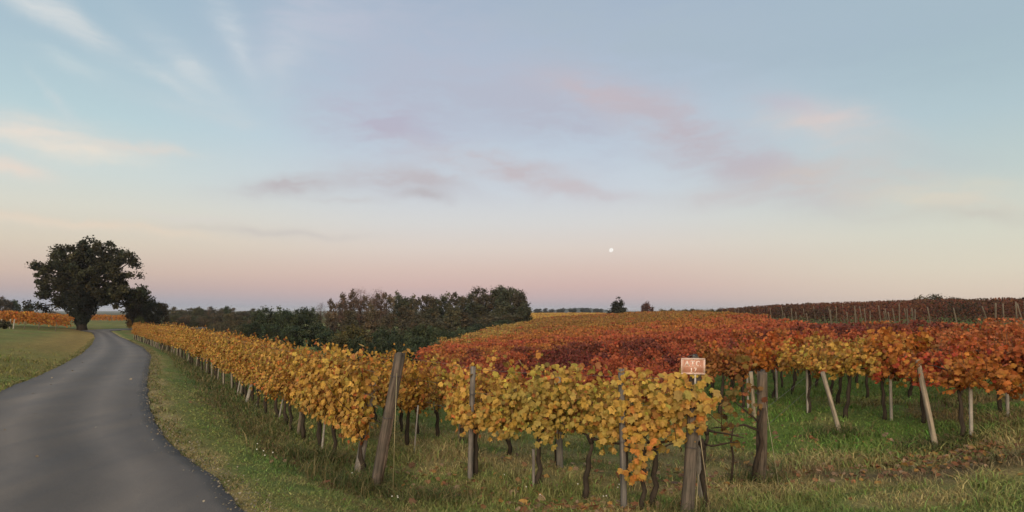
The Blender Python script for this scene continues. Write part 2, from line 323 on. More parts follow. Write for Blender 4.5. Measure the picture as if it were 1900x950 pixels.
def ground_color(x, y):
    x = np.asarray(x, float).ravel(); y = np.asarray(y, float).ravel(); r = np.hypot(x, y); n = len(x)
    f1 = fbm(x*.35, y*.35, 21); f2 = fbm(x*1.6, y*1.6, 31); f3 = fbm(x*6, y*6, 41, 3)
    g = smooth(f1, .36, .6)[:, None]; col = GREEN*(1-g) + GREEN2*g
    k = smooth(f2, .49, .68)[:, None]*.5; col = col*(1-k) + DRY*k
    near = r < 190
    dr = np.full(n, 99.); dl = np.full(n, 99.)
    dr[near], dl[near] = road_signed(x[near], y[near])
    def lay(mask, c):
        nonlocal col; mk = np.clip(mask, 0, 1)[:, None]; col = col*(1-mk) + np.asarray(c)*mk
    jr = dr + (f2-.47)*1.0; right = (dl < 0)
    lay((1-smooth(jr, .12, .50))*(dr > -.3)*right*.85, TAN*.9)
    band = smooth(jr, 1.0, 1.4)*(1-smooth(jr, 1.9, 2.4))*right
    lay(band*smooth(f3, .3, .55)*.75, (.155, .112, .052))
    left = dl > 0
    lay(left*smooth(f1*.6+f2*.5+.12*np.sin(x*.7), .40, .62)*.55, (.16, .125, .045))
    lay(left*(1-smooth(dl + (f2-.47)*1.5, 1.2, 4.5))*smooth(y, 14, 45)*.95, (.25, .175, .06))
    for q, wd in ((A_Q, .55), (F1_Q, .5), (F2_Q, .5)):
        d = np.full(n, 99.); mm = (r < 80) & (r > 5)
        if mm.any(): d[mm] = seg_dist(x[mm], y[mm], q)[0]
        lay((1-smooth(d + (f2-.47)*.8, .1, wd))*smooth(f3, .36, .56)*.45, SOIL*1.2)
    dF = np.full(n, 99.); mm = (r < 40); dF[mm] = seg_dist(x[mm], y[mm], F2_Q)[0]
    lay((1-smooth(np.abs(dF-.75) + (f2-.47)*.8, .2, .7))*(y > 9)*(y < 19)*.7, TAN*.8)
    lay(smooth(x, -2.2, -1.2)*smooth(y, 7, 7.6)*(1-smooth(y, 14, 17))*smooth(fbm(x*.8, y*1.3, 131), .46, .60)*.7, TAN*.85)
    rs = smooth(x - .12*y, 1.9, 3.2)*smooth(y, 9.6, 10.8)*(1-smooth(y, 24, 40))
    lay(rs*(.9-.45*smooth(f2, .5, .68)), VIVID)
    lay(smooth(x, 6.6, 7.8)*smooth(y, 8.6, 9.6)*(1-smooth(y, 13, 18))*smooth(f2, .36, .56)*.85, (.15, .105, .052))
    dU = np.full(n, 99.); mm = (r < 16); dU[mm] = seg_dist(x[mm], y[mm], FU_Q)[0]
    lay((1-smooth(dU + (f2-.47)*.9, .06, .5))*.9*(x > 2.4), SOIL*1.1)
    lay((1-smooth(np.abs(dU-.55) + (f2-.47)*.6, .1, .35))*.55*(x > 2.4)*(x < 6.5), TAN*.75)
    lay(smooth(x, 1.0, 2.2)*smooth(y, 8.2, 8.7)*(1-smooth(y, 9.4, 10.6))*(1-smooth(x, 4.2, 5.2))*smooth(f2, .40, .58)*.8, TAN*.8)
    far = smooth(r, 120, 500); lay(far*.9, (.060, .062, .030))
    return col*(.92 + .44*f3)[:, None]
def build_ground():
    an = np.r_[np.linspace(-math.pi, -.86, 60, endpoint=False), np.linspace(-.86, .86, 470, endpoint=False), np.linspace(.86, math.pi, 61)]
    rr = np.r_[0.15, np.geomspace(.6, 6000, 300)]
    Ag, Rg = np.meshgrid(an, rr); X = (Rg*np.sin(Ag)).ravel(); Y = (Rg*np.cos(Ag)).ravel()
    Z = ground_z(X, Y); n = len(an)
    i, j = np.meshgrid(np.arange(len(rr)-1), np.arange(n-1), indexing='ij'); i = i.ravel(); j = j.ravel()
    F = np.c_[i*n+j, i*n+j+1, (i+1)*n+j+1, (i+1)*n+j]
    m_, t = newmat('meadow'); at_ = t.node('ShaderNodeAttribute', attribute_name='tint'); geo = t.node('ShaderNodeNewGeometry')
    n1 = t.node('ShaderNodeTexNoise', ins={'Vector': geo.outputs['Position'], 'Scale': 34.0, 'Detail': 5.0, 'Roughness': .7})
    n2 = t.node('ShaderNodeTexNoise', ins={'Vector': geo.outputs['Position'], 'Scale': 5.0, 'Detail': 4.0, 'Roughness': .6})
    c = t.mix(1.0, at_.outputs['Color'], t.ramp(n1.outputs[0], [(.28, (.5, .5, .45)), (.5, (1, 1, 1)), (.72, (1.5, 1.42, 1.2))]), 'MULTIPLY')
    c = t.mix(1.0, c, t.ramp(n2.outputs[0], [(.3, (.8, .86, .8)), (.65, (1.2, 1.12, 1.05))]), 'MULTIPLY')
    b = t.node('ShaderNodeBump', ins={'Strength': .8, 'Distance': .05, 'Height': n1.outputs[0]})
    p = t.node('ShaderNodeBsdfPrincipled', ins={'Base Color': c, 'Roughness': .95, 'Specular IOR Level': .1, 'Normal': b.outputs[0]})
    t.node('ShaderNodeOutputMaterial', ins={0: p.outputs[0]})
    tag(link('ground', mesh_np('ground', np.c_[X, Y, Z], F, m_, ground_color(X, Y), smooth_=True)), 'grassy vineyard land rolling down into a valley', kind='structure')
build_ground()

def build_road():
    n, k = 460, 14; V = []; RF = resample(RE, n); LF = resample(LE, n)
    jit = lambda P, sd: np.c_[(fbm(P[:, 0]*2.5, P[:, 1]*2.5, sd)-.47)*.15 + (fbm(P[:, 0]*9, P[:, 1]*9, sd+5)-.47)*.10, np.zeros(n)]
    RF = RF + jit(RF, 301); LF = LF + jit(LF, 311)
    for i in range(n):
        r0 = RF[i]; l0 = LF[i]
        for j in range(k+1):
            t = j/k; p = r0*(1-t) + l0*t
            z = float(zroad(max(p[1], 0))) + .035*math.sin(math.pi*t) + .012
            V.append((p[0], p[1], z))
    V = np.array(V); F = [(i*(k+1)+j, (i+1)*(k+1)+j, (i+1)*(k+1)+j+1, i*(k+1)+j+1) for i in range(n-1) for j in range(k)]
    # turned-down skirts so that the slab shows a real edge
    b = len(V); sk = []
    for i in range(n):
        for e, out in ((RF[i], 1), (LF[i], -1)):
            sk.append((e[0] + out*.06, e[1], float(zroad(max(e[1], 0))) - .12))
    V = np.r_[V, np.array(sk)]
    for i in range(n-1):
        F.append((b+2*i, b+2*(i+1), (i+1)*(k+1), i*(k+1))); F.append((i*(k+1)+k, (i+1)*(k+1)+k, b+2*(i+1)+1, b+2*i+1))
    tt = np.r_[np.tile(np.arange(k+1)/k, n), np.tile([0, 1.0], n)]
    lon = np.r_[np.repeat(np.arange(n), k+1), np.repeat(np.arange(n), 2)]
    f = fbm(V[:, 0]*.5, V[:, 1]*.5, 77); f2 = fbm(V[:, 0]*2.2, V[:, 1]*2.2, 78)
    edge = 1 - smooth(np.minimum(tt, 1-tt) + (f2-.47)*.05, .0, .07)
    track = np.exp(-((tt-.28)/.1)**2) + np.exp(-((tt-.72)/.1)**2)
    mid = np.exp(-((tt-.5 - .05*np.sin(lon*.06))/.12)**2)
    c = np.array((.099, .086, .073))[None]*(1 + .55*track - .10*mid + (f-.47)*.5)[:, None]
    c = c*(1-edge[:, None]*.45)
    m_, t = newmat('asphalt'); at_ = t.node('ShaderNodeAttribute', attribute_name='tint'); geo = t.node('ShaderNodeNewGeometry')
    n1 = t.node('ShaderNodeTexNoise', ins={'Vector': geo.outputs['Position'], 'Scale': 120.0, 'Detail': 3.0, 'Roughness': .8})
    mp = t.node('ShaderNodeMapping', ins={0: geo.outputs['Position']}); mp.inputs['Rotation'].default_value = (0, 0, R(-28)); mp.inputs['Scale'].default_value = (1.7, .28, 1)
    n2 = t.node('ShaderNodeTexNoise', ins={'Vector': mp.outputs[0], 'Scale': .9, 'Detail': 6.0, 'Roughness': .6})
    vo = t.node('ShaderNodeTexVoronoi', ins={'Vector': geo.outputs['Position'], 'Scale': 160.0})
    c_ = t.mix(1.0, at_.outputs['Color'], t.ramp(n1.outputs[0], [(.3, (.7, .7, .7)), (.7, (1.35, 1.33, 1.3))]), 'MULTIPLY')
    c_ = t.mix(1.0, c_, t.ramp(n2.outputs[0], [(.3, (.74, .74, .76)), (.5, (1, 1, 1)), (.68, (1.25, 1.23, 1.19))]), 'MULTIPLY')
    bp = t.node('ShaderNodeBump', ins={'Strength': .5, 'Distance': .006, 'Height': vo.outputs[0]})
    p = t.node('ShaderNodeBsdfPrincipled', ins={'Base Color': c_, 'Roughness': t.ramp(n2.outputs[0], [(.3, (.62,)*3), (.7, (.8,)*3)]), 'Specular IOR Level': .35, 'Normal': bp.outputs[0]})
    t.node('ShaderNodeOutputMaterial', ins={0: p.outputs[0]})
    tag(link('road', mesh_np('road', V, F, m_, c, smooth_=True)), 'narrow grey asphalt lane winding off to the left', kind='structure')
build_road()

# ------------------------------------------------------------------ leaves
ANG = [0, 28, 52, 78, 105, 140, 168, 192, 220, 255, 282, 308, 332]
RAD = [1.02, .68, .96, .62, .84, .64, .52, .52, .64, .84, .62, .96, .68]
LEAF_OUT = np.array([(r*math.sin(R(a)), r*math.cos(R(a))) for a, r in zip(ANG, RAD)])       # tip towards +y
def rotmats(nrm, spin):                       # frames with z along nrm, turned by spin
    nrm = nrm/np.linalg.norm(nrm, axis=1, keepdims=True)
    ref = np.where(np.abs(nrm[:, 2:3]) < .92, np.array([[0, 0, 1.]]), np.array([[0, 1., 0]]))
    a = np.cross(ref, nrm); a /= np.linalg.norm(a, axis=1, keepdims=True); b = np.cross(nrm, a)
    c, s = np.cos(spin)[:, None], np.sin(spin)[:, None]
    return a*c + b*s, -a*s + b*c, nrm
def leaves_mesh_arrays(P, N, spin, size, kind='lobed', rng=None):
    a, b, n = rotmats(N, spin); m_ = len(P); size = np.asarray(size).reshape(-1, 1, 1)
    if kind == 'lobed':
        o = LEAF_OUT; hgt = -.30*np.abs(o[:, 0])**1.3 - .16*np.maximum(o[:, 1], 0)**2
        o3 = np.c_[np.r_[[[0, -.12]], o], np.r_[.10, hgt]]; k = len(o)
        f = np.array([(0, 1+(i+1) % k, 1+i) for i in range(k)])
    else:                                      # folded lozenge
        o3 = np.array([(0, -.75, 0), (.62, .05, -.22), (0, .85, -.1), (-.62, .05, -.22)]); f = np.array([(0, 1, 2), (0, 2, 3)])
    lv = o3[None]*size
    if rng is not None: lv = lv*np.concatenate([rng.uniform(.72, 1.2, (m_, 1, 2)), rng.uniform(-.5, 2.4, (m_, 1, 1))], axis=2)
    V = P[:, None] + lv[..., 0:1]*a[:, None] + lv[..., 1:2]*b[:, None] + lv[..., 2:3]*n[:, None]
    nv = o3.shape[0]; F = (f[None] + (np.arange(m_)*nv)[:, None, None]).reshape(-1, 3)
    return V.reshape(-1, 3), F, nv
def vine_leaf_points(rng, n, L=1.1, zlo=.78, zhi=1.62, thick=.24, shoots=16, droop=.25):
    """leaf places on the shoots of one vine trained along x"""
    P = []; N = []
    per = max(3, n//shoots)
    for s in range(shoots):
        x0 = (s + rng.uniform(-.9, 1.9))/shoots*L - L/2; side = rng.choice([-1, 1])
        h = (rng.uniform(.62, 1.08) if rng.random() > .12 else rng.uniform(1.05, 1.22))*(zhi-zlo); lean = rng.normal(0, .16); bow = rng.uniform(.2, 1)*thick*side
        down = rng.random() < droop
        for k in range(per):
            t = rng.random()**.8
            if down: z = zlo + .05 - t*rng.uniform(.1, .42) + .18; y = bow*(.5+t)
            else: z = zlo + t*h; y = bow*math.sin(t*2.2)
            x = x0 + lean*t + rng.normal(0, .07); y += rng.normal(0, .07)
            P.append((x, y, z + rng.normal(0, .04)))
            sg = np.sign(y) if abs(y) > .02 else rng.choice([-1, 1])
            N.append((rng.normal(0, .5), sg*rng.uniform(.4, 1.1), rng.normal(.42, .42)))
    return np.array(P), np.array(N)
def leaf_tints(rng, n, P=None, amp=1.0):
    v = rng.normal(1, .20*amp, n).clip(.45, 1.5)[:, None]; h = rng.normal(0, 1, n)[:, None]*amp
    c = np.ones((n, 3))*v; c[:, 1:2] *= (1 + .13*h); c[:, 0:1] *= (1 + .03*h)
    pa_ = rng.random(n) < .22*amp; c[pa_] *= np.array((1.18, 1.28, 1.25)); br = rng.random(n) < .09*amp; c[br] *= np.array((.42, .36, .40)); gr = rng.random(n) < .12*amp; c[gr] *= np.array((.80, 1.0, .9)); rd = rng.random(n) < .08*amp; c[rd] *= np.array((1.0, .55, .7))
    return c
def vine_variant(seed, n, size, **kw):
    rng = np.random.default_rng(seed); P, N = vine_leaf_points(rng, n, **kw); m_ = len(P)
    V, F, nv = leaves_mesh_arrays(P, N, math.pi + rng.normal(0, .6, m_), rng.uniform(.55, 1.35, m_)*size, 'lobed', rng)
    return mesh_np('vine_foliage', V, F, M_LEAF, np.repeat(leaf_tints(rng, m_), nv, axis=0)), P, N
NEARV = [vine_variant(100+i, 680, .050, L=1.05, zlo=.80+.05*(i % 3), zhi=1.55+.05*i, shoots=15, droop=.36) for i in range(5)]
TALLV = [vine_variant(200+i, 1050, .043, zlo=.74, zhi=1.50+.05*i, thick=.22, shoots=18, droop=.40) for i in range(5)]
LOWV = [vine_variant(250+i, 800, .054, zlo=.72, zhi=1.72, thick=.22, shoots=17, droop=.42) for i in range(2)]
BUSHV = [vine_variant(300+i, 900, .054, L=1.5, zlo=.98, zhi=1.40+.06*i, thick=.46, shoots=18, droop=.38) for i in range(5)]
THINV = [vine_variant(400+i, 130, .06, zlo=.6, zhi=1.7, thick=.25, shoots=10) for i in range(2)]
def one_leaf(seed):
    rng = np.random.default_rng(seed)
    V, F, nv = leaves_mesh_arrays(np.zeros((1, 3)), np.array([[0, 0, 1.]]), np.zeros(1), np.ones(1), 'lobed', rng)
    return mesh_np('leaf', V, F, M_LEAF, np.ones((len(V), 3)))
LEAFM = [one_leaf(i) for i in range(4)]
def trunk_mesh(seed, h=.8, r=.035, arms=True):
    rng = random.Random(seed); mb = MB(); p = Vector((rng.uniform(-.1, .1), rng.uniform(-.05, .05), -.06)); path = [p.copy()]
    lean = rng.uniform(-.12, .12)
    for k in range(1, 7):
        path.append(Vector((p.x + lean*k/6 + rng.uniform(-.028, .028), p.y + rng.uniform(-.025, .025), h*k/6)))
    mb.tube(path, [r*(1.25-.07*k)*rng.uniform(.85, 1.2) for k in range(7)], 8, (.050, .040, .031), rough=.22, rng=rng)
    top = path[-1]
    mb.tube([top + Vector((0, 0, -.07)), top + Vector((.02, .01, .02)), top + Vector((0, 0, .07))], [r*.9, r*1.6, r*.5], 7, (.042, .033, .026), rough=.3, rng=rng)
    if arms:
        for sg in (-1, 1):
            q = top.copy(); pa_ = [q.copy()]
            for k in range(4): q = q + Vector((sg*.13, rng.uniform(-.03, .03), rng.uniform(-.02, .07))); pa_.append(q.copy())
            mb.tube(pa_, [r*.8, r*.5, r*.42, r*.33, r*.22], 6, (.05, .036, .028), rough=.2, rng=rng)
    return mb.mesh('vine_trunk', M_BARK)
TRUNKS = [trunk_mesh(i, .8, .030) for i in range(6)]; TTALL = [trunk_mesh(20+i, 1.0, .031) for i in range(4)]
def cane_mesh(seed):
    rng = random.Random(seed); mb = MB(); q = Vector((0, 0, 0)); pa_ = [q.copy()]; d = Vector((rng.uniform(-.3, .5), rng.uniform(-.25, .25), .5))
    for k in range(6): q = q + d*.16 + Vector((rng.uniform(-.03, .03), rng.uniform(-.03, .03), 0)); d.z += rng.uniform(-.1, .12); pa_.append(q.copy())
    mb.tube(pa_, [.0075, .007, .0065, .006, .005, .004, .003], 5, (.10, .055, .032)); return mb.mesh('cane', M_BARK)
CANES = [cane_mesh(i) for i in range(6)]
YEL = (.49, .300, .070); YGR = (.36, .285, .070); ORA = (.44, .20, .036); DOR = (.42, .15, .028); RED = (.41, .078, .034); MAR = (.15, .034, .026); OLI = (.24, .165, .035); BRO = (.17, .09, .04)
def vmix(a, b, t): return tuple(x*(1-t)+y*t for x, y in zip(a, b))
VRNG = random.Random(7)
def grape_vine(x, y, ang, variants, color, label, group, trunks=TRUNKS, full=False, canes=False, scale=(1, 1, 1), nleaf=0):
    z = gz(x, y); root = link('grape_vine', None, loc=(x, y, z), rot=(0, 0, ang)); root.empty_display_size = .2; tag(root, label, 'grape vine', group)
    me, P, N = VRNG.choice(variants); flip = VRNG.random() < .5
    fo = link('foliage', me, root, rot=(0, 0, math.pi if flip else 0), scale=scale, color=color); fo['kind'] = 'stuff'
    link('trunk', VRNG.choice(trunks), root)
    if canes:
        for k in range(canes):
            link('cane', VRNG.choice(CANES), root, loc=(VRNG.uniform(-.45, .45), VRNG.uniform(-.1, .1), VRNG.uniform(.72, .95)), rot=(VRNG.uniform(-.3, .3), VRNG.uniform(-.5, .5), VRNG.uniform(0, 6.28)))
    if nleaf:                                  # single big leaves that hang on the side facing the lane
        for k in range(nleaf):
            i = VRNG.randrange(len(P)); p = Vector(P[i]); p.x *= scale[0]; p.z *= scale[2]
            if flip: p.x, p.y = -p.x, -p.y
            wl = Vector((0, -1, 0)); wl.rotate(Quaternion((0, 0, 1), ang))
            sgn = 1 if (Vector((0, 1, 0)) if True else None) is None else (-1 if wl.y < 0 else 1)
            p.y = sgn*(abs(p.y)*.7 + VRNG.uniform(.10, .24))
            nn = Vector((VRNG.gauss(0, .45), sgn*VRNG.uniform(.7, 1.1), VRNG.gauss(.35, .35))).normalized()
            q = nn.to_track_quat('Z', 'Y'); e = (q @ Quaternion((0, 0, 1), math.pi + VRNG.gauss(0, .5)))
            r_ = VRNG.random()
            warm = color[1] < .235
            c = (vmix(color, YEL, .5) if warm else vmix(color, YGR, .75)) if r_ < (.12 if warm else .27) else (vmix(color, ORA, .5) if warm else vmix(color, (.60, .37, .07), .7)) if r_ < .52 else vmix(color, (.40, .14, .03), .7) if r_ < .6 else color
            k_ = VRNG.uniform(.8, 1.2); lf = link('leaf', VRNG.choice(LEAFM), root, loc=p, color=tuple(v*k_ for v in c)); lf.rotation_mode = 'QUATERNION'; lf.rotation_quaternion = e
            s = VRNG.uniform(.040, .068); lf.scale = (s, s, s)
    return root
def line_walk(pl, step, start=0.0):
    p = np.array(pl, float); d = np.r_[0, np.cumsum(np.hypot(*np.diff(p, axis=0).T))]; t = start
    while t < d[-1]:
        x, y = np.interp(t, d, p[:, 0]), np.interp(t, d, p[:, 1]); e = min(t+.3, d[-1]); b = max(t-.3, 0)
        yield x, y, math.atan2(np.interp(e, d, p[:, 1])-np.interp(b, d, p[:, 1]), np.interp(e, d, p[:, 0])-np.interp(b, d, p[:, 0])), t
        t += step
nv_count = 0
# first yellow row, from the sign post to the left
G1 = 'yellow vines of the front row'
for x, y, ang, c, lab in ((1.72, 8.12, 2.7, YEL, 'yellow grape vine beside the post with the orange sign'), (1.05, 8.5, 2.6, vmix(YEL, YGR, .45), 'yellow grape vine behind the square stake left of the sign'),
                          (.32, 9.1, 2.5, vmix(YEL, YGR, .65), 'greenish yellow grape vine with a white mark on its bare trunk'), (-.48, 9.7, 2.45, YEL, 'golden grape vine on the grey post right of the gap in the front row'), (-1.86, 11.9, 2.1, vmix(YEL, ORA, .5), 'small orange grape vine with a thin white stake behind the big leaning post')):
    grape_vine(x, y, ang, NEARV, c, lab, G1, full=True, canes=4, nleaf=130, scale=(1.0, 1, 1.0)); nv_count += 1
hang = tag(link('grape_vine', None, loc=at(1185, 7.95), rot=(0, 0, 2.8)), 'hanging spray of orange yellow leaves low beside the square grey stake', 'grape vine', G1)
link('trunk', TRUNKS[3], hang, scale=(.8, .8, .9))
def hang_leaf(par, p, c, s):
    lf = link('leaf', VRNG.choice(LEAFM), par, color=tuple(v*VRNG.uniform(.8, 1.2) for v in c)); w_ = par.matrix_basis.inverted() @ p; lf.location = w_; lf.rotation_mode = 'QUATERNION'
    nn = Vector((VRNG.gauss(0, .5), -1, VRNG.gauss(.3, .35))); nn.rotate(par.rotation_euler.to_quaternion().inverted()); lf.rotation_quaternion = nn.normalized().to_track_quat('Z', 'Y') @ Quaternion((0, 0, 1), VRNG.gauss(0, .5) + math.pi); lf.scale = (s, s, s)
for _ in range(70):
    t = VRNG.random(); hang_leaf(hang, Vector(((1180 + VRNG.gauss(0, 24-12*t) - 950)/FPX*7.8, 7.8 + VRNG.gauss(0, .09), EYE - (790 + t*105 - HOR)/FPX*7.8)), vmix(YEL, ORA, VRNG.uniform(0, .6)), VRNG.uniform(.042, .066))
spray = tag(link('grape_vine', None, loc=at(1300, 8.15), rot=(0, 0, 2.8)), 'spray of big yellow leaves hanging round the upper sign post', 'grape vine', G1)
link('trunk', TRUNKS[1], spray, scale=(.8, .8, 1))
for _ in range(60): hang_leaf(spray, Vector(((VRNG.gauss(1282, 22) - 950)/FPX*7.7, 7.68 + VRNG.gauss(0, .06), EYE - (VRNG.gauss(735, 16) - HOR)/FPX*7.7)), vmix(YEL, YGR, VRNG.uniform(0, .7)), VRNG.uniform(.05, .085))
for u_, v_, c_ in ((1298, 772, (.5, .16, .04)), (1300, 800, ORA), (1306, 792, YGR), (1262, 770, YEL), (1264, 800, YEL), (1258, 820, YEL)): hang_leaf(spray, Vector(((u_-950)/FPX*7.65, 7.65, EYE - (v_-HOR)/FPX*7.65)), c_, .085)
# row along the lane
GA = 'yellow vines in the row along the lane'
for x, y, ang, t in line_walk(A_LINE, 1.0, .75):
    k = t/75; c = vmix(vmix(YEL, ORA, .12+VRNG.uniform(-.12, .25)), vmix(ORA, BRO, .25), max(0, k*1.25-.45)); r = math.hypot(x, y)
    if t > 66: c = vmix(RED, BRO, .6) if VRNG.random() < .6 else vmix(ORA, BRO, .4)
    if t < 1: lab = 'yellow grape vine hanging beside the thick leaning end post'
    elif t < 2: lab = 'second yellow grape vine from the thick leaning end post along the lane'
    elif t < 3: lab = 'orange grape vine third from the thick leaning end post along the lane'
    elif t > 66: lab = 'brownish red grape vine at the far end of the lane row'
    else: lab = ('golden' if k < .3 or c[1] > .22 else 'orange') + ' grape vine in the ' + ('near' if t < 20 else 'middle' if t < 43 else 'far') + ' stretch of the lane row'
    grape_vine(x, y, ang, LOWV if t < 4.5 else TALLV, c, lab, GA, canes=3 if t < 8 else 0, nleaf=100 if t < 3.2 else 0, scale=(1.05, 1, 1.0)); nv_count += 1
GB = 'vines of the second row behind the lane row'
for x, y, ang, t in line_walk(F1_LINE[6:], 1.25, 1.3):
    grape_vine(x, y, ang, TALLV if t > 6 else NEARV, vmix(ORA, vmix(YEL, DOR, min(1, t/50)), VRNG.uniform(.2, .8)), 'orange grape vine showing over the row beside the lane', GB, scale=(1.1, 1, 1.0)); nv_count += 1
GC = 'vines of the third row down the slope'
for x, y, ang, t in line_walk(F2_LINE, 1.15, .1):
    if t < .6: grape_vine(x, y, 2.6, THINV, vmix(OLI, BRO, .5), 'withered brown grape vine hanging right of the sign post', GC, canes=5); nv_count += 1; continue
    lab = 'yellow grape vine half hidden behind the front row' if t < 6 else 'orange grape vine on the slope behind the lane rows'
    grape_vine(x, y, ang, NEARV if t < 6 else TALLV, vmix(YEL, ORA, VRNG.uniform(.1, .5)) if t < 6 else vmix(ORA, DOR, VRNG.uniform(0, 1)*min(1, t/40)), lab, GC, scale=(1.05, 1, .95), canes=2 if t < 6 else 0); nv_count += 1
# red and orange rows on the right
def hill_color(x, y, rng):
    u = 950 + x/y*FPX; ly = math.log(y)
    f = float(fbm([x*.13], [y*.13], 55)[0]); 
    def g(v, c, s): return math.exp(-((v-c)/s)**2)
    wt = [(MAR, 2.6*g(u, 1080, 190)*g(ly, 3.05, .38) + .8*g(u, 1330, 130)*g(ly, 2.95, .3) + 1.3*smooth(u, 1400, 1560)*g(ly, 3.55, .3)), (vmix(RED, DOR, .22), 1.25*g(ly, 3.45, .45)*smooth(u, 700, 900)*(1-smooth(u, 1500, 1700)) + .25),
          (DOR, .55*g(ly, 3.9, .5)), (vmix(OLI, DOR, .35), 1.5*g(ly, 4.55, .35)), (vmix(YEL, OLI, .45), 2.2*(1-smooth(u - 950 - (y-60)*1.2, -90, 30))*smooth(y, 40, 75)),
          (vmix(YEL, ORA, .45), 1.15*g(u, 1560, 120)*g(ly, 2.75, .28) + 1.0*g(u, 1790, 40)*g(ly, 2.45, .18)), (RED, 1.6*g(u, 1700, 55)*g(ly, 2.7, .3) + .5*g(u, 1830, 90)), (vmix(RED, ORA, .4), 2.6*g(u, 1880, 100)*g(ly, 2.8, .5) + .5*smooth(u, 1500, 1700))]
    ws = [max(1e-4, k)*math.exp(rng.gauss(0, .6) + (f-.47)*4*((i % 2)*2-1)) for i, (c, k) in enumerate(wt)]
    pick = rng.random(); best = max(range(len(ws)), key=lambda i: ws[i])
    tot = sum(ws); mixc = [sum(wt[i][0][k]*ws[i] for i in range(len(ws)))/tot for k in range(3)]
    c_ = [.4*m_ + .6*b for m_, b in zip(mixc, wt[best][0])]; lum = sum(c_)/3; return tuple(.92*v + .08*lum*k for v, k in zip(c_, (1.1, .95, .8)))
def color_word(c):
    return 'yellow' if c[1] > .45*c[0] and c[0] > .3 else 'olive' if c[1] > .5*c[0] else 'orange' if c[1] > .33*c[0] and c[0] > .3 else 'dark maroon' if c[0] < .22 else 'red'
hr = random.Random(3)
RN = [(1800, 10.2, vmix(ORA, RED, .35), 'orange yellow vine with a pale stake right of the tall leaning pole'), (1652, 12.3, vmix(ORA, RED, .25), 'orange vine on a pale stake between the two leaning poles'), (1498, 14, vmix(YEL, ORA, .5), 'golden vine on a pale stake left of the shorter leaning pole'), (1387, 15, DOR, 'dark orange vine with hanging red leaves behind the old end post'),
      (1868, 11.5, vmix(RED, ORA, .25), 'bright red orange vine standing on the far right bank'), (1440, 16, vmix(RED, ORA, .4), 'red vine with a slim stake in front of the dark hillside'), (1725, 11.8, RED, 'deep red vine behind the tall leaning pole'), (1575, 12.8, vmix(YEL, ORA, .2), 'yellow vine just right of the shorter leaning pole'),
      (1935, 10.6, vmix(RED, ORA, .35), 'orange red vine cut by the right edge of the picture'), (1790, 13.6, vmix(RED, ORA, .35), 'rusty orange vine in the second rank on the right bank'), (1560, 15.2, vmix(YEL, OLI, .3), 'yellow olive vine in the second rank behind the leaning pole'), (1340, 14.5, vmix(BRO, DOR, .5), 'brown orange vine rising behind the orange sign')]
GR = 'vines at the edge of the green bank'
taken = []
for u, Y, c, lab in RN:
    p = at(u, Y); taken.append((p.x, p.y)); grape_vine(p.x, p.y, 2.05 + hr.uniform(-.15, .15), BUSHV, c, lab, GR, TTALL, canes=9, scale=(.92, 1.1, hr.uniform(.76, .94) if u > 1700 else hr.uniform(.92, 1.05)), nleaf=60 if Y < 13 else 0); nv_count += 1
# hillside grid of vines
def inside(x, y, poly):
    r = False; j = len(poly)-1
    for i in range(len(poly)):
        xi, yi = poly[i]; xj, yj = poly[j]
        if (yi > y) != (yj > y) and x < (xj-xi)*(y-yi)/(yj-yi)+xi: r = not r
        j = i
    return r
ORPOLY = [(13, 11), (9.3, 12.6), (7.6, 15), (6.2, 16.3), (3.5, 15.6), (1.2, 15.6), (-1.2, 17), (-3.2, 21), (-4.2, 28), (-6, 45), (-7, 62), (-3.5, 90), (3.5, 112), (9, 145), (25, 155), (36, 120), (27, 87), (24, 60), (18.5, 42), (19, 33), (22, 27)]
DKPOLY = [(28, 86), (28.3, 52), (30.5, 40), (34, 32), (60, 45), (75, 95), (60, 120), (38, 118)]
DV = np.array((-.5, .866)); NVv = np.array((.866, .5))
def grid_in(poly, row, step, rng):
    out = []
    for i in range(-40, 60):
        for k in range(-10, 220):
            p = DV*(k*step + rng.uniform(-.15, .15)) + NVv*(i*row + rng.uniform(-.12, .12)) + np.array((6, 12))
            if inside(p[0], p[1], poly): out.append((p[0], p[1]))
    return out
hill = [p for p in grid_in(ORPOLY, 2.4, 1.08, hr) if all((p[0]-a)**2 + (p[1]-b)**2 > .9 for a, b in taken) and abs(p[0]/p[1]) < .84]
hill.sort(key=lambda p: math.hypot(*p))
near_n = max(0, 298 - nv_count)
GH = {}
for p in hill[:near_n]:
    c = hill_color(p[0], p[1], hr); wd = color_word(c)
    gr = f'{wd} vines on the hillside'
    grape_vine(p[0], p[1], math.atan2(DV[1], DV[0]), BUSHV, c, f'{wd} bushy grape vine on the lower hillside', gr, TTALL, scale=(.95, 1.15, hr.uniform(.85, 1.12)*(.84 if p[0]/p[1] > .6 and p[1] < 22 else 1)))
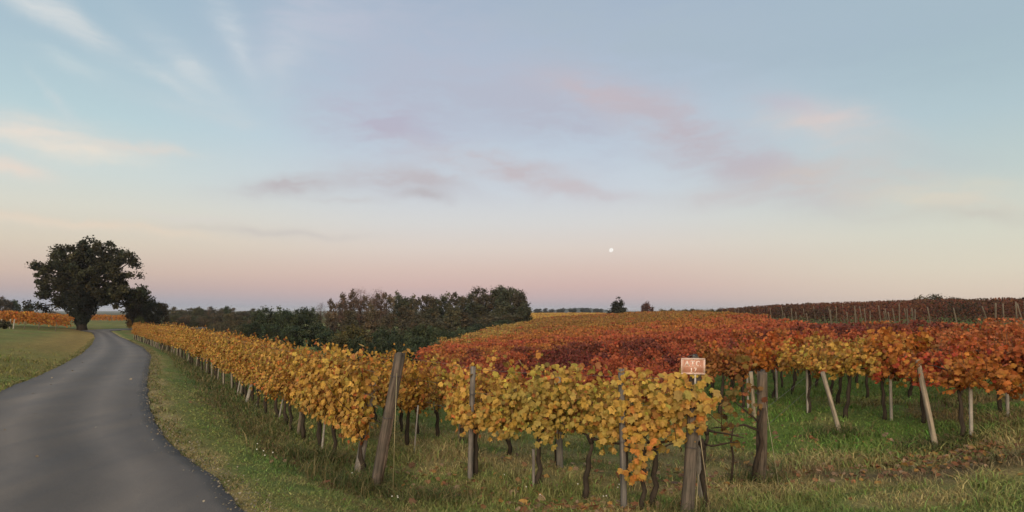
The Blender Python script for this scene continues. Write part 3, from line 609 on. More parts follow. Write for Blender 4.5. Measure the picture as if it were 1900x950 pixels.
def vine_mass(name, label, plants, colfun, dens, rng, mat=M_LEAF, zlo=.75, zhi=1.75, wid=.36, lsz=.085):
    PP = []; NN = []; SS = []; CC = []
    for (x, y), g in zip(plants, ground_z([p[0] for p in plants], [p[1] for p in plants], False)):
        r = math.hypot(x, y); n = int(dens(r)); s = lsz*math.sqrt(dens(20)/n)**.8; c = np.array(colfun(x, y))
        a = rng.normal(0, .36, n).clip(-.75, .75); b = rng.normal(0, wid*.6, n); z = zlo + (zhi-zlo)*rng.random(n)**.62*rng.uniform(.85, 1.12)
        PP.append(np.c_[x + DV[0]*a + NVv[0]*b, y + DV[1]*a + NVv[1]*b, g + z])
        NN.append(np.c_[rng.normal(0, .6, n), rng.normal(-.5, .6, n), rng.normal(.55, .5, n)])
        SS.append(rng.uniform(.75, 1.3, n)*s); CC.append(leaf_tints(rng, n, amp=.9)*c)
    P = np.concatenate(PP); V, F, nv = leaves_mesh_arrays(P, np.concatenate(NN), math.pi + rng.normal(0, .8, len(P)), np.concatenate(SS), 'quad')
    o = link(name, mesh_np(name, V, F, mat, np.repeat(np.concatenate(CC), nv, axis=0))); tag(o, label, 'vineyard', kind='stuff'); return o
nrg = np.random.default_rng(11)
vine_mass('hillside_vines', 'red and orange vines massed over the far hillside', hill[near_n:], lambda x, y: hill_color(x, y, hr), lambda r: np.clip(9000/r, 70, 330), nrg)
dark = [p for p in grid_in(DKPOLY, 2.3, 1.2, hr) if abs(p[0]/p[1]) < .86]
def dark_color(x, y):
    f = float(fbm([x*.2], [y*.2], 61)[0]); return vmix(vmix(MAR, BRO, .45), (.05, .035, .02), max(0, min(1, (f-.3)*2.5)))
vine_mass('dark_vines', 'dark maroon vines massed along the top of the slope', dark, dark_color, lambda r: np.clip(8000/r, 60, 200), nrg, zhi=1.95, zlo=.3)
gold = [(x, y) for y in np.arange(165, 330, 3.2) for x in np.arange(4, .15*y + 8, 1.6)]
gold = [(x + hr.uniform(-.5, .5), y) for x, y in gold if 980 < 950 + x/y*FPX < 1190]
vine_mass('golden_vines', 'golden vines massed in the distant field below the skyline', gold, lambda x, y: vmix(YEL, ORA, hr.uniform(0, .4)), lambda r: 26, nrg, lsz=.3)
def left_plants():
    out = []
    for i, (a, b) in enumerate((((-58, 66), (-62, 94)), ((-60, 66), (-64, 96)), ((-63, 66), (-68, 98)))): pass
    for row in range(7):
        y0 = 72 + row*3.4
        for u in np.arange(-60, 106, 10.5*72/y0):
            out.append(((u-950)/FPX*y0, y0 + .02*(u)))
    for row in range(4):
        y0 = 150 + row*4
        for u in np.arange(172, 246, 8): out.append(((u-950)/FPX*y0, y0))
    return [(x + hr.uniform(-.2, .2), y + hr.uniform(-.3, .3)) for x, y in out]
vine_mass('left_vines', 'orange vines massed beyond the lane on the left', left_plants(), lambda x, y: vmix(ORA, DOR, hr.uniform(.1, .9)), lambda r: 90, nrg, zlo=.55, zhi=1.9, lsz=.14)

# ------------------------------------------------------------------ posts, stakes and wires
def post_mesh(seed, h, r, n=12, col=(.17, .14, .11), taper=.9, bend=.02, mat=None, square=False, ragged=False):
    rng = random.Random(seed); mb = MB(); seg = 9; ph = [rng.uniform(-.14, .14) for _ in range(n)]; V = []
    for i in range(seg+1):
        t = i/seg; z = -.25 + (h+.25)*t; cx = bend*math.sin(t*3+seed); cy = bend*.6*math.cos(t*2.3+seed)
        for k in range(n):
            a = 2*math.pi*k/n + .3
            rr = r*(1-(1-taper)*t)*(1 + (0 if square else ph[k] + rng.uniform(-.05, .05)))
            if square: rr = r*(1-(1-taper)*t)/max(abs(math.cos(a)), abs(math.sin(a)))*.85*(1+rng.uniform(-.02, .02))
            zz = z + (rng.uniform(-.05, .04) if ragged and i == seg else 0)
            V.append((cx+rr*math.cos(a), cy+rr*math.sin(a), zz))
    F = [(i*n+k, i*n+(k+1) % n, (i+1)*n+(k+1) % n, (i+1)*n+k) for i in range(seg) for k in range(n)]; b = seg*n
    V.append((V[b][0]-r*.9, V[b][1], h - (.02 if ragged else -.005))); V[-1] = (sum(v[0] for v in V[b:b+n])/n, sum(v[1] for v in V[b:b+n])/n, h-.01)
    F += [(b+k, b+(k+1) % n, len(V)-1) for k in range(n)]
    mb.add(V, F, col); return mb.mesh('post', mat or M_WOOD)
def place_post(name, me, base, top, label, cat, group=None, color=(1, 1, 1), wire=None):
    d = Vector(top) - Vector(base); o = link(name, me, loc=base, color=color); o.rotation_mode = 'QUATERNION'
    q = d.to_track_quat('Z', 'Y'); o.rotation_quaternion = q; tag(o, label, cat, group)
    if wire:                                   # loops of wire wound round the post
        for h_, r_ in wire:
            mb = MB(); mb.tube([(r_*math.cos(t*.5), r_*math.sin(t*.5), h_ + .006*math.sin(t)+.004*t/6) for t in range(26)], .0028, 4, (.10, .09, .085)); link('wire_loop', mb.mesh('wire_loop', M_WIRE), o)
    return o
def px(u, v, Y): return Vector(((u-950)/FPX*Y, Y, EYE - (v-HOR)/FPX*Y))
def stand(u_b, Y_b, u_t, v_t, Y_t=None):
    return at(u_b, Y_b), px(u_t, v_t, Y_t or Y_b)
# the thick leaning end post of the lane row
b, t_ = stand(697, 8.9, 741, 657, 9.05); H = (t_-b).length
big = place_post('vine_post', post_mesh(1, H, .076, 16, (.105, .088, .074), .92, .012, ragged=True), b, t_, 'thick cracked wooden end post leaning right before the yellow row', 'post', wire=[(H-.32, .078), (H-.9, .078)])
mb = MB(); rg = random.Random(4)
for k in range(9):                             # long splits and splinters standing off the shaft
    a = rg.uniform(math.pi, 2*math.pi); z0 = rg.uniform(0, H*.6); L = rg.uniform(.4, .8)
    mb.tube([(.078*math.cos(a), .078*math.sin(a), z0), (.084*math.cos(a+.05), .084*math.sin(a+.05), z0+L*.5), (.074*math.cos(a+.02), .074*math.sin(a+.02), z0+L)], [.006, .013, .004], 5, (.14, .105, .08))
link('splinter', mb.mesh('splinter', M_WOOD), big)['kind'] = 'stuff'
b, t_ = stand(664, 9.6, 690, 700, 9.75); place_post('vine_post', post_mesh(2, (t_-b).length, .06, 12, (.22, .20, .18)), b, t_, 'grey leaning prop post in the yellow leaves left of the thick post', 'post')
# the sign post and the split timber beside it
b, t_ = stand(1274, 7.75, 1292, 662, 7.95); H = (t_-b).length
place_post('vine_post', post_mesh(3, H, .084, 16, (.115, .098, .083), .82, .01, ragged=True), b, t_, 'dark weathered end post carrying the orange sign', 'post', wire=[(H*.62, .084), (H*.83, .078), (H*.42, .088)])
b, t_ = stand(1303, 8.6, 1290, 740, 8.35); place_post('vine_post', post_mesh(4, (t_-b).length, .035, 10, (.22, .21, .19)), b, t_, 'slim grey prop leaning behind the sign post', 'post')
b, t_ = stand(1157, 8.0, 1153, 684, 8.05); H = (t_-b).length
place_post('vine_post', post_mesh(5, H, .036, 12, (.15, .142, .135), .95, .005, square=True), b, t_, 'square grey stake rising through the yellow leaves', 'post', wire=[(H*.60, .045), (H*.47, .045)])
b, t_ = stand(873, 9.55, 878, 680, 9.6); H = (t_-b).length
place_post('vine_post', post_mesh(6, H, .036, 12, (.17, .158, .148), .95, .006, square=True), b, t_, 'grey square post at the gap in the front yellow row', 'post', wire=[(H*.75, .05)])
b, t_ = stand(1038, 10.3, 1036, 700); place_post('vine_post', post_mesh(7, (t_-b).length, .055, 12, (.20, .19, .17)), b, t_, 'short grey post with a dark vine trunk behind the front row', 'post')
b, t_ = stand(854, 12.2, 856, 690); place_post('vine_post', post_mesh(8, (t_-b).length, .045, 12, (.17, .15, .13)), b, t_, 'brown post glimpsed through the gap in the front row', 'post')
b, t_ = stand(1408, 9.5, 1414, 690, 9.5); H = (t_-b).length
place_post('vine_post', post_mesh(9, H, .080, 14, (.105, .085, .066), .85, .03, ragged=True), b, t_, 'old rough end post with a bare vine wound round it', 'post', wire=[(H*.55, .085), (H*.8, .08)])
b, t_ = stand(990, 9.05, 992, 800); place_post('vine_stake', post_mesh(10, .55, .022, 8, (.22, .2, .19)), b, t_, 'stubby grey stake beside the greenish yellow vine', 'stake')
CREAM = (.28, .24, .185); PALE = (.33, .31, .28)
for (ub, Yb, ut, vt, Yt, r, col, lab) in ((1560, 11.5, 1526, 690, 11.9, .040, CREAM, 'shorter cream leaning pole on the green bank'), (1737, 10.25, 1702, 668, 10.6, .043, CREAM, 'taller cream leaning pole on the green bank'), (1400, 13.5, 1393, 690, 13.2, .04, CREAM, 'cream pole seen behind the old rough end post')):
    b, t_ = stand(ub, Yb, ut, vt, Yt); place_post('leaning_pole', post_mesh(int(ub), (t_-b).length, r, 12, col, .95, .004), b, t_, lab, 'pole', 'leaning poles on the green bank')
for (u, Y, vt, lab) in ((1802, 10.15, 700, 'pale concrete stake beside the trunk right of the tall leaning pole'), (1654, 12.25, 690, 'pale stake beside the trunk between the two leaning poles'), (1499, 13.95, 685, 'pale stake beside the trunk left of the shorter leaning pole'), (1388, 14.9, 690, 'pale stake next to the hanging red leaves'), (1442, 15.9, 685, 'slim pale stake before the shaded green slope'), (1870, 11.4, 690, 'pale stake beside the trunk on the far right bank')):
    b, t_ = stand(u, Y, u-2, vt); place_post('vine_stake', post_mesh(int(u), (t_-b).length, .026, 10, PALE, .97, .003, M_CONC, True), b, t_, lab, 'stake', 'pale stakes on the green bank')
for i, (ub, Y, ut, vt, r, lab) in enumerate(((458, 18.0, 480, 660, .05, 'pale concrete post leaning right in the lane row'), (476, 17.3, 487, 692, .022, 'thin white stake just right of the pale concrete post'), (516, 15.2, 526, 735, .018, 'thin white stake with bent foot in the lane row'), (553, 13.3, 573, 660, .035, 'dark wooden stake leaning right in the lane row'),
                                             (597, 11.6, 608, 745, .018, 'bent whitish stake nearest the grey prop post'), (440, 19.2, 447, 700, .02, 'short pale stake left of the pale concrete post'), (770, 11.75, 775, 752, .014, 'thin white stake at the small orange vine'))):
    Y *= .958; b, t_ = stand(ub, Y, ut, vt, Y+.1); place_post('vine_stake', post_mesh(70+i, (t_-b).length, r, 8, (.17, .14, .11) if 'dark' in lab else PALE, .95, .01, M_CONC if 'dark' not in lab else M_WOOD), b, t_, lab, 'stake', 'stakes along the lane row')
sm_ = post_mesh(90, 1.0, .03, 6, (.30, .27, .22))
for x, y, ang, t in line_walk(A_LINE, 1.55, 11.5):
    x -= .08; o = place_post('vine_stake', sm_, (x, y, gz(x, y)), (x + VRNG.uniform(-.02, .22), y, gz(x, y)+1), 'weathered stake under the golden canopy of the lane row', 'stake', 'small stakes under the lane row'); o.scale = (1, 1, VRNG.uniform(.85, 1.15))
bv = tag(link('grape_vine', None, loc=at(1398, 9.42)), 'bare gnarled vine wound round the old rough end post', 'grape vine')
for nm, pth, rad_ in (('trunk', [(-.02, 0, -.05), (.03, -.03, .3), (.10, -.06, .6), (.05, -.08, .85), (.12, -.07, 1.1)], [.035, .032, .028, .03, .016]), ('arm', [(.05, -.07, .78), (-.15, -.05, .86), (-.38, -.02, .82), (-.62, 0, .80)], [.02, .015, .012, .006]), ('arm', [(.06, -.07, .9), (-.12, -.06, 1.05), (-.3, -.05, 1.2)], [.016, .011, .005]), ('arm', [(-.3, -.03, .83), (-.34, -.03, .6), (-.3, -.02, .38), (-.33, 0, -.03)], [.012, .014, .016, .02])):
    mb = MB(); mb.tube(pth, rad_, 7, (.045, .034, .026), rough=.25, rng=random.Random(3)); link(nm, mb.mesh(nm, M_BARK), bv)
for _ in range(26): hang_leaf(bv, Vector(((VRNG.uniform(1340, 1420) - 950)/FPX*9.35, 9.35 + VRNG.gauss(0, .05), EYE - (VRNG.uniform(690, 790) - HOR)/FPX*9.35)), vmix(BRO, DOR, VRNG.uniform(0, .6)), VRNG.uniform(.035, .06))
# posts of the dark plot
dp = [post_mesh(500+i, 1.0, .038+.006*i, 8, (.15, .128, .10)) for i in range(3)]
def dark_post(u, vb, vt, Y, lean):
    fe = [(27, 125), (28, 86), (28.3, 52), (30.5, 40), (34, 32)]; k_ = (u-950)/FPX
    for (xa, ya), (xb_, yb_) in zip(fe[:-1], fe[1:]):      # the front edge of the dark plot along this line of sight
        fa, fb = xa - k_*ya, xb_ - k_*yb_
        if fa*fb <= 0: Y = min(Y, ya + (yb_-ya)*fa/(fa-fb+1e-9) - .9) if Y < 70 else max(Y*0, ya + (yb_-ya)*fa/(fa-fb+1e-9) - .9 + VRNG.choice([0, 0, 2.3, 4.6]))
    z = EYE - (vt-HOR)/FPX*Y; x = (u-950)/FPX*Y; g = gz(x, Y); h = max(.9, z-g)
    lab = 'grey post leaning over the dark vines at the top of the slope' if abs(lean) > 4 else 'upright grey post among the dark vines on the skyline'
    xb = x + lean/FPX*Y
    o = place_post('vine_post', VRNG.choice(dp), (xb, Y-.3, gz(xb, Y-.3)), (x, Y-.3, z), lab, 'post', 'posts in the dark plot'); o.scale = (1, 1, (Vector((x, Y, z))-Vector((xb, Y, gz(xb, Y)))).length)
for a in ((1637, 597, 573, 54, 10), (1673, 597, 572, 52, 10), (1715, 596, 570, 49, 10), (1763, 600, 571, 47, 10), (1815, 604, 568, 41, 20), (1841, 602, 562, 40, 0), (1853, 602, 563, 40, 4), (1876, 600, 560, 37, 5), (1879, 602, 563, 38, 18), (1892, 600, 558, 37, 4), (1534, 590, 571, 62, 8), (1582, 592, 573, 60, 7)):
    dark_post(*a)
for i in range(34):
    u = 1350 + i*10.5 + VRNG.uniform(-4, 4); dark_post(u, 590, 569 - (u-1350)*.014 + VRNG.uniform(-2, 15), 84 - (u-1350)*.075 + VRNG.uniform(-2, 8), VRNG.choice([0, 3, 5, 6, 8]))
for i, (u, Y, vt) in enumerate(((18, 72, 592), (25, 72, 592), (1, 71, 592), (45, 72, 596), (71, 73, 598), (103, 74, 598))):
    b, t_ = stand(u, Y-1.5, u+2, vt); place_post('vine_post', post_mesh(600+i, (t_-b).length, .06 if i < 3 else .04, 7, PALE if i < 3 else (.15, .12, .09)), b, t_, 'pale post at the end of the orange vines beyond the lane' if i < 3 else 'dark post under the orange vines beyond the lane', 'post', 'posts of the field beyond the lane')
def wire(path, label, r=.0024, group='trellis wires', name='trellis_wire', col=(.13, .12, .11)):
    mb = MB(); mb.tube(path, r, 5, col); tag(link(name, mb.mesh(name, M_WIRE)), label, 'wire', group)
for hgt, wd in ((.88, 'lowest'), (1.25, 'middle'), (1.6, 'topmost')):
    wire([(x, y+.02, gz(x, y)+hgt + .012*math.sin(i)) for i, (x, y) in enumerate(F1_LINE[:8])], f'{wd} wire strung between the posts of the front row')
    wire([(x, y, gz(x, y)+hgt) for x, y in A_LINE[:5]], f'{wd} wire strung along the lane row')
p0, p1 = at(1410, 9.5), at(1720, 12.5)
for hgt, wd in ((.72, 'lower'), (1.0, 'upper')): wire([at(1332, 9.3) + Vector((0, 0, hgt)), at(1410, 9.5) + Vector((0, 0, hgt)), at(1520, 13.6) + Vector((0, 0, hgt)), at(1640, 16) + Vector((0, 0, hgt))], f'{wd} wire running from the old rough post over the green slope')
wire([px(737, 672, 9.0), px(733, 780, 8.8), at(729, 8.6)], 'taut anchor wire dropping from the thick leaning post', .0045, 'anchor wires', 'anchor_wire', (.36, .31, .17))
wire([px(1292, 755, 7.9), px(1303, 840, 7.9), at(1319, 7.9)], 'pale cord running from the sign post to the grass', .006, 'anchor wires', 'anchor_wire', (.40, .34, .22))
wire([px(1296, 880, 7.7), at(1290, 7.5)], 'short yellow cord at the foot of the sign post', .004, 'anchor wires', 'anchor_wire', (.36, .31, .17))
wire([px(1420, 745, 9.4), px(1432, 820, 9.2), at(1446, 9.0)], 'anchor wire of the old rough end post', .004, 'anchor wires', 'anchor_wire', (.32, .28, .18))
wire([px(1800, 830, 9.6), at(1743, 9.2)], 'thin anchor wire by the taller leaning pole', .003, 'anchor wires', 'anchor_wire', (.30, .26, .18))

# ------------------------------------------------------------------ the sign
SGY = 7.72
sg_c = px(1286, 679.5, SGY); SWd, SHt = 44/FPX*SGY, 30/FPX*SGY
sign = link('hunting_sign', None, loc=(sg_c.x, SGY, sg_c.z)); sign.rotation_euler = (0, R(.9), R(-3)); tag(sign, 'small orange plate reading A.T.C. 17 on a post', 'sign')
def part(nm, mb, mat, par=sign): return link(nm, mb.mesh(nm, mat), par)
mb = MB(); mb.box((0, 0, 0), (SWd, .006, SHt), (.50, .245, .170)); part('board', mb, M_PAINT)
WHT = (.66, .50, .43)
def frame(nm, w_, h_, th, y, col):
    mb = MB()
    mb.box((0, y, h_/2-th/2), (w_, .003, th), col); mb.box((0, y, -h_/2+th/2), (w_, .003, th), col)
    mb.box((-w_/2+th/2, y, 0), (th, .003, h_-2*th), col); mb.box((w_/2-th/2, y, 0), (th, .003, h_-2*th), col); part(nm, mb, M_PAINT)
frame('rim', SWd, SHt, .014, -.0045, WHT)
frame('border_line', SWd*.86, SHt*.82, .005, -.0045, (.78, .58, .46))
mb = MB(); mb.box((0, -.0045, -.008), (SWd*.80, .003, .0045), (.78, .58, .46)); part('divider_line', mb, M_PAINT)
def glyph(ch, cx, cz, h_, col=(.84, .72, .64)):
    mb = MB(); u = h_; s = u*.17; y = -.0045; sr = u*.10
    def bar(x0, z0, x1, z1, wd):
        d = Vector((x1-x0, 0, z1-z0)); L = d.length; d /= L; n = Vector((-d.z, 0, d.x))*wd/2
        q = [Vector((cx+x0*1, y-.0015, cz+z0)), Vector((cx+x1, y-.0015, cz+z1))]
        V = [q[0]-n, q[0]+n, q[1]+n, q[1]-n]; V += [v + Vector((0, .003, 0)) for v in V]
        mb.add(V, [(0, 1, 2, 3), (4, 7, 6, 5), (0, 4, 5, 1), (1, 5, 6, 2), (2, 6, 7, 3), (3, 7, 4, 0)], col)
    if ch == 'A':
        bar(-.34*u, -.45*u, 0, .5*u, s); bar(.34*u, -.45*u, 0, .5*u, s*1.5); bar(-.2*u, -.1*u, .2*u, -.1*u, s*.8); bar(-.48*u, -.47*u, -.2*u, -.47*u, sr); bar(.2*u, -.47*u, .5*u, -.47*u, sr)
    if ch == 'T':
        bar(0, -.45*u, 0, .46*u, s*1.5); bar(-.38*u, .46*u, .38*u, .46*u, s); bar(-.36*u, .5*u, -.36*u, .26*u, sr); bar(.36*u, .5*u, .36*u, .26*u, sr); bar(-.18*u, -.47*u, .18*u, -.47*u, sr)
    if ch == 'C':
        pt = [(.34*math.cos(R(a))*u, .46*math.sin(R(a))*u) for a in range(45, 320, 25)]
        for i in range(len(pt)-1): bar(*pt[i], *pt[i+1], s*(1.7 if 3 <= i <= 6 else 1.1))
        bar(.3*u, .5*u, .3*u, .2*u, sr)
    if ch == '.': bar(-.07*u, -.43*u, .07*u, -.43*u, u*.15)
    if ch == '1': bar(0, -.45*u, 0, .48*u, s*1.5); bar(-.2*u, -.47*u, .2*u, -.47*u, sr); bar(-.17*u, .34*u, 0, .46*u, s*.8)
    if ch == '7': bar(-.3*u, .44*u, .3*u, .44*u, s*1.2); bar(.28*u, .44*u, -.08*u, -.48*u, s*1.3); bar(-.28*u, .48*u, -.28*u, .24*u, sr)
    part('lettering', mb, M_PAINT)
lh = SHt*.30; lz = SHt*.17
for ch, fx in (('A', -.265), ('.', -.155), ('T', -.02), ('.', .075), ('C', .20), ('.', .30)): glyph(ch, fx*SWd, lz, lh)
for ch, fx in (('1', -.07), ('7', .085)): glyph(ch, fx*SWd, -SHt*.225, SHt*.25)
mb = MB(); mb.tube([(.012, .014, SHt*.5), (.03, .014, -SHt*.5), (.034, .014, -SHt*.5-.30)], .012, 8, (.55, .53, .49)); part('pole', mb, M_PAINT)
mb = MB(); mb.tube([(-.06, .03, SHt*.5+.01), (-.03, .02, SHt*.5+.03), (.01, .02, SHt*.5+.035), (.04, .02, SHt*.5+.005)], .004, 5, (.2, .19, .17)); part('wire_tie', mb, M_WIRE)
for sx in (-1, 1):
    mb = MB(); zc = sx*SHt*.42; mb.tube([(.0, -.009, zc), (.0, -.003, zc)], .006, 8, (.3, .28, .26)); part('screw', mb, M_WIRE)

# ------------------------------------------------------------------ trees
def tree_meshes(seed, ells, n_clump, per, lsz, th, tr, tcol=(.045, .036, .028), clump=.5, cvar=.25, limbs=12, flat=.8, droop=0, shell=.35):
    """ells: crown ellipsoids (x, y, z, rx, ry, rz) in metres above the foot; gives a trunk-with-limbs mesh and a crown mesh"""
    rng = np.random.default_rng(seed); pr = random.Random(seed); vol = np.array([e[3]*e[4]*e[5] for e in ells])**.7
    cent = []
    for i in rng.choice(len(ells), n_clump, p=vol/vol.sum()):
        e = ells[i]; d = rng.normal(0, 1, 3); d /= np.linalg.norm(d); q = shell + (1-shell)*rng.random()**.5
        cent.append((e[0]+d[0]*q*e[3], e[1]+d[1]*q*e[4], e[2]+d[2]*q*e[5]))
    cent = np.array(cent); PP = []; SS = []; CC = []
    for c in cent:
        k = int(per*rng.uniform(.5, 1.4)); s = clump*rng.uniform(.6, 1.35)
        PP.append(c + rng.normal(0, 1, (k, 3))*s*np.array((.55, .55, .55*flat))); SS.append(rng.uniform(.7, 1.3, k)*lsz)
        t = np.exp(rng.normal(0, cvar)); h = rng.normal(0, .10)
        CC.append(np.ones((k, 3))*np.array((1+h, 1, 1-.5*h))*t*rng.normal(1, .2, (k, 1)).clip(.5, 1.5))
    P = np.concatenate(PP); P[:, 2] = np.maximum(P[:, 2], .05); S = np.concatenate(SS); Cc = np.concatenate(CC)
    N = rng.normal(0, 1, (len(P), 3)); N[:, 2] = np.abs(N[:, 2]) + .3
    V, F, nv = leaves_mesh_arrays(P, N, rng.uniform(0, 6.28, len(P)), S, 'quad', rng)
    crown = mesh_np('crown', V, F, M_TREE, np.repeat(Cc, nv, axis=0))
    mb = MB(); zc = max(th*1.2, float(np.median(cent[:, 2]))); bx = float(np.mean(cent[:, 0])); 
    path = [Vector((pr.uniform(-.05, .05)*th*k/4, pr.uniform(-.05, .05)*th*k/4, -.15 + (th+.15)*k/4)) for k in range(5)] + [Vector((bx*.4, 0, (th+zc)/2)), Vector((bx*.7, 0, zc))]
    mb.tube(path, [tr*f for f in (1.35, 1.1, 1, .95, .9, .6, .3)], 8, tcol, rough=.12, rng=pr)
    for i in range(limbs):
        c = Vector(cent[rng.integers(len(cent))]); s0 = path[4].lerp(path[6], pr.random()*.8)
        m1 = s0.lerp(c, .35) + Vector((0, 0, abs(c.z-s0.z)*.05)); m2 = s0.lerp(c, .7) + Vector((pr.uniform(-.2, .2), pr.uniform(-.2, .2), .15))
        mb.tube([s0, m1, m2, c], [tr*.42, tr*.3, tr*.18, tr*.06], 5, tcol)
    return mb.mesh('trunk', M_BARK), crown
def put_tree(name, tm, loc, rz, sc, color, label, cat='tree', group=None):
    o = link(name, None, loc=loc, rot=(0, 0, rz), scale=sc if isinstance(sc, tuple) else (sc,)*3); tag(o, label, cat, group)
    link('trunk', tm[0], o); c = link('crown', tm[1], o, color=color); c['kind'] = 'stuff'; return o
# the big tree by the lane
Yo = 93.0; k = Yo/FPX; fo = at(152, Yo)
E = lambda dx_, dv, ru, rv, dep=.8: (dx_*k, VRNG.uniform(-1, 1), dv*k, ru*k, ru*k*dep if ru > 40 else 3.0, rv*k)
oak_e = [E(8, 85, 74, 52), E(-64, 88, 29, 30), E(-76, 66, 18, 14), E(78, 92, 32, 50), E(-22, 140, 22, 26), E(4, 140, 16, 28), E(40, 138, 36, 24), E(92, 130, 14, 14), E(58, 60, 42, 17), E(-50, 120, 28, 24), E(14, 118, 50, 30), E(95, 60, 18, 25), E(-62, 46, 12, 8)]
tm = tree_meshes(41, oak_e, 300, 140, .20, 3.0, .55, clump=.56, cvar=.4, limbs=60, shell=.2)
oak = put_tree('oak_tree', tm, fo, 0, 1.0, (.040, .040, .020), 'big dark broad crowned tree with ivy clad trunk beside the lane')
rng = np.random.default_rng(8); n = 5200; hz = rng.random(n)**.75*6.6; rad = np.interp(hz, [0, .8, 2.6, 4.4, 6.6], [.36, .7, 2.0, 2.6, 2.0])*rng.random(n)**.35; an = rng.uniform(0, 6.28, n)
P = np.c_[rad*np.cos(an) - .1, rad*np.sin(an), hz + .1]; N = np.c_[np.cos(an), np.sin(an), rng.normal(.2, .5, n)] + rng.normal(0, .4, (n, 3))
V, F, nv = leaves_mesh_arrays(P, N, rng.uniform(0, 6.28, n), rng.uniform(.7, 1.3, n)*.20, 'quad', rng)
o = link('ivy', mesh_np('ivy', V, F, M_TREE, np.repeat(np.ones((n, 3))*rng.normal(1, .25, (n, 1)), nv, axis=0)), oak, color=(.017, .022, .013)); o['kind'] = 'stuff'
# tree kinds shared by the woods (unit: metres, about 8 m high)
def round_kind(seed, h=8, w_=3.2, n=70, per=70, **kw):
    rg = random.Random(seed); e = [(rg.uniform(-.5, .5), rg.uniform(-.5, .5), h*.55, w_*.85, w_*.85, h*.40), (rg.uniform(-1, 1), rg.uniform(-1, 1), h*.78, w_*.6, w_*.6, h*.2), (rg.uniform(-1.5, 1.5), 0, h*.35, w_*.9, w_*.8, h*.25)]
    return tree_meshes(seed, e, n, per, kw.pop('lsz', .24), h*.22, .17, clump=.75, **kw)
KD = [round_kind(700+i) for i in range(4)]
KT = [round_kind(720+i, 9, 2.4, 60, 60) for i in range(3)]
KB = [tree_meshes(740+i, [(0, 0, 5.6, 1.9, 1.9, 3.2)], 60, 26, .10, 4.0, .13, (.07, .045, .038), clump=.7, limbs=34) for i in range(3)]
KS = [tree_meshes(760+i, [(0, 0, 1.1, 1.9, 1.6, 1.0), (.8, 0, 1.5, 1.2, 1.0, .8), (-.9, .2, 1.2, 1.2, 1.0, .9)], 60, 60, .12, .5, .08, clump=.38, limbs=10) for i in range(3)]
DKG = (.044, .056, .027); DKB = (.080, .062, .038); OLG = (.078, .080, .038); BRN = (.12, .084, .055); MID = (.062, .078, .042); GRN = (.042, .060, .031)
def by_px(kind, u, v_top, Y, color, label, group, name='tree', cat='tree', kh=8.0, wide=1.0, half=None, u_w=3.2):
    """stand a tree of the given kind at column u and depth Y with its top at photo row v_top"""
    k_ = VRNG.uniform(.78, 1.28); color = tuple(v*k_ for v in color)
    b = at(u, Y); top = EYE - (v_top-HOR)/FPX*Y; s = max(.2, (top-b.z)/kh); sx = s*wide if half is None else half/FPX*Y/u_w
    return put_tree(name, VRNG.choice(kind), b, VRNG.uniform(0, 6.28), (sx, sx, s), color, label, cat, group)
GL = 'trees where the lane bends'
by_px(KD, 246, 553, 104, (.034, .028, .016), 'dark tree merging into the right side of the big tree', GL, half=17); by_px(KD, 262, 541, 108, (.032, .030, .016), 'dark green tree right of the big tree', GL, half=30)
by_px(KD, 283, 556, 104, (.032, .034, .017), 'lower green tree stepping down behind the lane bend', GL, half=18); by_px(KT, 302, 561, 112, (.075, .058, .026), 'brownish olive tree ending the group at the bend', GL, half=17)
by_px(KS, 258, 587, 96, (.07, .085, .03), 'small pale green bush at the lane bend', GL, 'bush', 'bush', 2.3, half=9, u_w=2.0); by_px(KS, 240, 592, 100, (.2, .12, .035), 'small yellowish bush at the lane bend', GL, 'bush', 'bush', 2.3, half=5, u_w=2.0)
GX = 'trees on the far left'
for u, vt, Y, c, lab, hf in ((5, 551, 170, DKB, 'dark tree at the left edge of the picture', 16), (22, 556, 172, DKG, 'dark pointed tree behind the orange vines', 12), (32, 561, 178, DKG, 'slim dark tree beside the rounded bush', 7), (51, 565, 165, MID, 'rounded grey green bush behind the orange vines', 15), (12, 572, 150, BRN, 'low brown bush before the left edge trees', 14), (103, 578, 190, BRN, 'low bush left of the big tree', 10), (-20, 553, 170, DKG, 'dark tree just cut by the left edge', 18)): by_px(KD, u, vt, Y, c, lab, GX, half=hf)
by_px(KS, 6, 594, 66, (.055, .052, .028), 'dark bush at the end of the orange vines on the left', GX, 'bush', 'bush', 2.3, half=14, u_w=2.0)
# valley woods
GW = 'trees of the valley wood'
for i, (u, vt, Y, hf) in enumerate(((966, 540, 128, 22), (942, 533, 132, 26), (922, 530, 136, 24), (896, 534, 134, 26), (872, 541, 138, 24), (975, 562, 122, 17), (930, 560, 124, 24), (884, 560, 124, 24))):
    by_px(KD, u, vt, Y, vmix(DKG, DKB, VRNG.uniform(0, .8)), 'dark green tree at the high right end of the wood' if i < 4 else 'dark tree below the high right end of the wood', GW, half=hf*1.05)
for i, (u, vt, Y, hf) in enumerate(((846, 546, 128, 22), (822, 544, 130, 22), (800, 547, 126, 20), (780, 552, 124, 20), (762, 548, 128, 18), (742, 542, 128, 18), (720, 547, 122, 20), (838, 568, 112, 24), (796, 572, 108, 24), (752, 572, 104, 24), (815, 590, 100, 26), (770, 592, 96, 26), (860, 585, 112, 26), (905, 585, 116, 26), (945, 582, 118, 24))):
    by_px(KD if i % 3 else KT, u, vt, Y, vmix(vmix(DKG, BRN, VRNG.uniform(.1, .8)), OLG, VRNG.uniform(0, .4)), 'brownish green tree on the middle skyline of the wood' if i < 7 else 'lower brownish tree in front of the middle of the wood', GW, half=hf)
